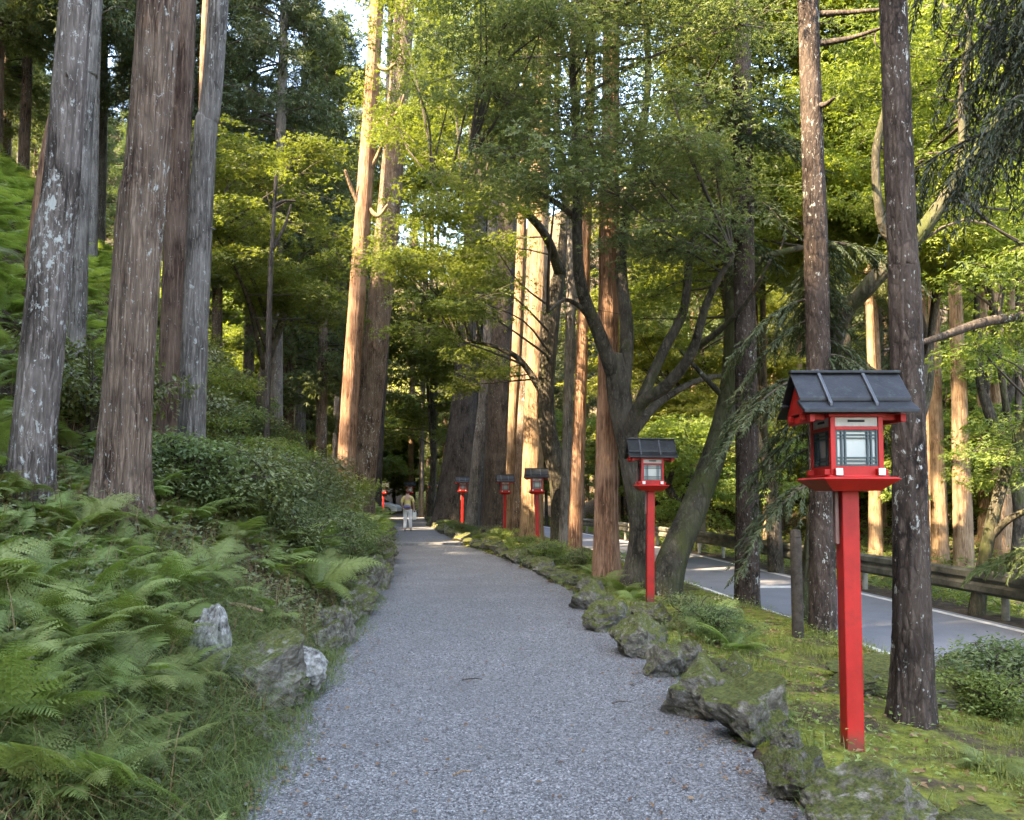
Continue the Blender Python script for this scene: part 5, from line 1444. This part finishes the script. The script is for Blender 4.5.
# undergrowth of the slopes: simple fronds and leaves, too many to count
gu = Geo(); ru = np.random.default_rng(55)
n = 0
while n < 3400:
    y = 3 + 47 * ru.uniform() ** 1.25; u = ru.uniform(.4, 16) ** 1.0
    x = float(pathL(y)) - u
    if x < -.78 * y - 1: continue
    z = gz(x, y); n += 1
    nr = y < 9
    sfr = .36 if nr else .55 + .012 * y
    for k in range(3): frond(gu, sfr * ru.uniform(.7, 1.3), ru.uniform(0, 6.28), ru.uniform(.4, 1.1), ru.uniform(.8, 1.7), ru, 24 if nr else 13, 1, (x + ru.normal(0, .1), y + ru.normal(0, .1), z - .03), low=True)
tag(gu.build('undergrowth', M['fern']), kind='stuff')
# leafy ground cover on both banks
gc = Geo(); n = 80000
y = 2.4 + 40 * ru.uniform(0, 1, n) ** 1.7; u = ru.gamma(1.3, 1.5, n) + .05
x = pathL(y) - u; z = ground(x, y)
z = z + np.abs(ru.normal(0, .08, n)) * np.clip(u * 1.2, .1, 1.3) * (.6 + .06 * y)
a = ru.uniform(0, 6.28, n)
leaves(gc, np.stack([x, y, z], -1), np.stack([np.cos(a), np.sin(a), ru.normal(.1, .4, n)], -1), unit(ru.normal(0, .4, (n, 3)) + np.array([.2, -.2, 1])), ru.uniform(.025, .06, n) * (1 + y * .03), T_OVATE)
tag(gc.build('ground_cover', M['shrub']), kind='stuff')
gc = Geo(); n = 60000
y = 9 + 60 * ru.uniform(0, 1, n) ** 1.2; wv = ru.uniform(.7, 26, n); x = roadR(y) + wv; z = ground(x, y) + np.abs(ru.normal(0, .25, n))
a = ru.uniform(0, 6.28, n)
leaves(gc, np.stack([x, y, z], -1), np.stack([np.cos(a), np.sin(a), ru.normal(.3, .4, n)], -1), unit(ru.normal(0, .5, (n, 3)) + np.array([0, -.2, 1])), ru.uniform(.1, .26, n), T_TUFT)
tag(gc.build('ground_cover', M['broad']), kind='stuff')

def blades(g, P, az, L, wid, lean, rr, segs=4):
    n = len(P); t = np.linspace(0, 1, segs)
    dv = np.stack([np.cos(az), np.sin(az), 0 * az], -1); lat = np.stack([-np.sin(az), np.cos(az), 0 * az], -1)
    hor = L[:, None] * (lean[:, None] * t ** 1.5); ver = L[:, None] * (t * (1.05 - .35 * lean[:, None]) - .75 * lean[:, None] * t ** 2.6)
    C = P[:, None] + dv[:, None] * hor[..., None] + np.array([0, 0, 1.0]) * ver[..., None]
    wv = wid[:, None] * (1 - t ** 2 * .9)
    V = np.stack([C - lat[:, None] * wv[..., None], C + lat[:, None] * wv[..., None]], 2)
    k = segs * 2
    q = np.array([(2 * i, 2 * i + 1, 2 * i + 3, 2 * i + 2) for i in range(segs - 1)])
    g.add(V.reshape(-1, 3), (q[None] + (np.arange(n) * k)[:, None, None]).reshape(-1, 4), tint=np.repeat(rr.uniform(0, 1, n), k))
# long arching sedge on the near left bank
gg = Geo(); n = 8500
y = 2.7 + 4.5 * ru.uniform(0, 1, n); u = np.abs(ru.normal(.8, .62, n)) + .1
cl = np.floor(y * 4) * 13.7 + np.floor(u * 4) * 7.1
x = pathL(y) - u; P_ = np.stack([x, y, ground(x, y)], -1)
blades(gg, P_, ru.normal(0, .9, n) + .1 * np.sin(cl), ru.uniform(.2, .62, n), ru.uniform(.0012, .003, n), ru.uniform(.5, 1.0, n), ru)
tag(gg.build('grass', M['grass']), kind='stuff')
# dry stalks and twigs among the ferns
gg = Geo(); n = 8000
y = 2.6 + 16 * ru.uniform(0, 1, n) ** 1.4; u = ru.uniform(.1, 4.5, n); x = pathL(y) - u
P_ = np.stack([x, y, ground(x, y)], -1)
blades(gg, P_, ru.uniform(0, 6.28, n), ru.uniform(.15, .6, n), ru.uniform(.0012, .0026, n) * (1 + y * .05), ru.uniform(.2, 1.0, n), ru)
tag(gg.build('dry_grass', M['litter']), kind='stuff')
# short grass along the left path edge
gg = Geo(); n = 26000
y = 3 + 9 * ru.uniform(0, 1, n) ** 1.3; u = ru.normal(.12, .16, n); x = pathL(y) - u
kp = (u > -.22 - .1 * np.sin(y * 3)); x, y = x[kp], y[kp]; n = len(x)
P_ = np.stack([x, y, np.maximum(ground(x, y), 0)], -1)
blades(gg, P_, ru.uniform(0, 6.28, n), ru.uniform(.03, .13, n), ru.uniform(.0012, .0028, n), ru.uniform(.2, .9, n), ru, 3)
tag(gg.build('grass', M['grass']), kind='stuff')
# moss and short grass on the right verge
gg = Geo(); n = 70000
y = 2.6 + 13 * ru.uniform(0, 1, n) ** 1.5; s = ru.uniform(0, 1, n); x = pathR(y) + .2 + s * (roadL(y) - pathR(y) - .15)
P_ = np.stack([x, y, ground(x, y) - .005], -1)
patch = np.sin(x * 2.1 + 1) * np.sin(y * 1.7) + .6 * np.sin(x * 5 + y * 3.1)
kp = patch + ru.normal(0, .5, n) > -.35
x, y, P_, patch = x[kp], y[kp], P_[kp], patch[kp]; n = len(x)
tall = sstep(patch, .2, 1.0) + sstep(x, 3.2, 4.3) * .8
L = ru.uniform(.01, .04, n) + ru.uniform(.02, .17, n) * tall
blades(gg, P_, ru.uniform(0, 6.28, n), L, ru.uniform(.0015, .0032, n), ru.uniform(.2, .9, n), ru, 3)
tag(gg.build('moss', M['moss_blade']), kind='stuff')
gg = Geo(); n = 20000
y = 2.7 + 12 * ru.uniform(0, 1, n) ** 1.4; s = ru.beta(1.2, 1.0, n); x = pathR(y) + .2 + s * (roadL(y) - pathR(y) - .1)
a = ru.uniform(0, 6.28, n)
patch = np.sin(x * 1.7 + 2) * np.sin(y * 2.3) + ru.normal(0, .3, n)
kp = patch > .1
x, y, a = x[kp], y[kp], a[kp]; n = len(x)
leaves(gg, np.stack([x, y, ground(x, y) + np.abs(ru.normal(0, .06, n))], -1), np.stack([np.cos(a), np.sin(a), ru.normal(.2, .3, n)], -1), unit(ru.normal(0, .4, (n, 3)) + np.array([0, 0, 1])), ru.uniform(.012, .05, n), T_OVATE)
tag(gg.build('ground_cover', M['fern']), kind='stuff')

# tufts of grass packed against the edging stones
gg = Geo(); n = 14000
y = 2.7 + 30 * ru.uniform(0, 1, n) ** 1.8; x = pathR(y) + np.abs(ru.normal(0, .3, n)) - .03
clump = np.sin(y * 5.3) + np.sin(y * 11.7 + x * 9)
kp = clump + ru.normal(0, .4, n) > .2
x, y = x[kp], y[kp]; n = len(x)
blades(gg, np.stack([x, y, ground(x, y) - .01], -1), ru.uniform(0, 6.28, n), ru.uniform(.06, .26, n), ru.uniform(.0014, .003, n) * (1 + y * .04), ru.uniform(.3, 1.0, n), ru)
tag(gg.build('grass', M['grass']), kind='stuff')
# shrubs
SHR = []
for i in range(4):
    rr = np.random.default_rng(500 + i)
    lob = [(np.array([rr.normal(0, .38), rr.normal(0, .38), rr.uniform(.25, 1.1)]), .3, .3, .16) for _ in range(16)]
    tg_ = Geo()
    for k in range(6):
        a = rr.uniform(0, 6.28); tube(tg_, [(0, 0, -.1), (.12 * math.cos(a), .12 * math.sin(a), .45), (.4 * math.cos(a), .4 * math.sin(a), 1.0)], [.02, .014, .005], 5, 8, seed=k, cap=False)
    sh = SHAFTS; SHAFTS = []
    cg = Geo(); spray_crown(cg, lob, np.array([(0, 0, .3), (.2, 0, .6), (-.2, 0, .6), (0, .2, .6), (0, -.2, .6)]), 510 + i, T_OVATE, (.05, .09), 6, 46, .24, thick=.06)
    SHAFTS = sh
    SHR.append((tg_.mesh('stem', M['twig'], True), cg.mesh('foliage', [M[('shrub', 'shrub', 'maple_cool', 'broad')[i]], M['twig']])))
def shrub(x, y, k, s, label, group=None):
    root = empty('shrub', (x, y, gz(x, y) - .05), random.uniform(0, 6.28)); root.scale = (s * random.uniform(.9, 1.2), s, s * random.uniform(.8, 1.1))
    link('stem', SHR[k][0], root); link('foliage', SHR[k][1], root)
    tag(root, label, 'shrub', group); return root
random.seed(8)
sp_ = []
for _ in range(900):
    y = random.uniform(11, 29); u = random.uniform(1.4, 9.5); x = float(pathL(y)) - u
    if x / y < -.46 or x / y > -.21 or any((x - a) ** 2 + (y - b) ** 2 < .9 for a, b in sp_): continue
    sp_.append((x, y)); shrub(x, y, random.choice((0, 2, 3, 2, 3)), random.uniform(.7, 1.25), 'dark leafy shrub on the left slope above the path bend', 'dark shrubs on the left slope')
    if len(sp_) > 46: break
sq = []
for _ in range(900):
    y = random.uniform(10.5, 16.5); u = random.uniform(.35, 1.2); x = float(pathL(y)) - u
    if any((x - a) ** 2 + (y - b) ** 2 < .5 for a, b in sq): continue
    sq.append((x, y)); shrub(x, y, random.choice((2, 3, 1, 2)), random.uniform(.45, .85), 'small green shrub overhanging the left path edge', 'shrubs along the left path edge')
    if len(sq) > 16: break
for px, py, d, k, s, lab in ((178, 440, 9.3, 2, 1.0, 'leafy shrub between the widest furrowed trunk and the smooth grey trunk'), (214, 430, 9.8, 0, 1.1, 'dark shrub right of the smooth grey trunk foot'), (92, 430, 10, 0, 1.1, 'dark shrub behind and between the lichen-spotted trunk and the widest trunk'), (240, 470, 10.5, 1, .9, 'dark rounded shrub beside the fern slope right of the grey trunk foot')):
    shrub(float(PX(px, py, d)[0]), d, k, s, lab)
for px, py, k, s, lab in ((718, 648, 2, .38, 'leafy shrub between the angular boulder and the slim grey-brown trunk'), (1012, 690, 2, .62, 'grey-green bush at the right edge beside the round mossy boulder'), (692, 632, 1, .4, 'low dark shrub behind the second lantern stones'), (1000, 700, 3, .4, 'small bright bush in front of the grey-green bush at the right edge')):
    d = F_PX * CAM_Z / (py - HORIZ); shrub(float(PX(px, py, d)[0]), d, k, s, lab)
for i in range(26):
    d = random.uniform(12, 42); x = float(pathR(d)) + random.uniform(.4, 1.6)
    shrub(x, d, random.choice((2, 3, 1)), random.uniform(.25, .5), 'low leafy plant among the stones right of the path', 'low plants along the right stone edging')
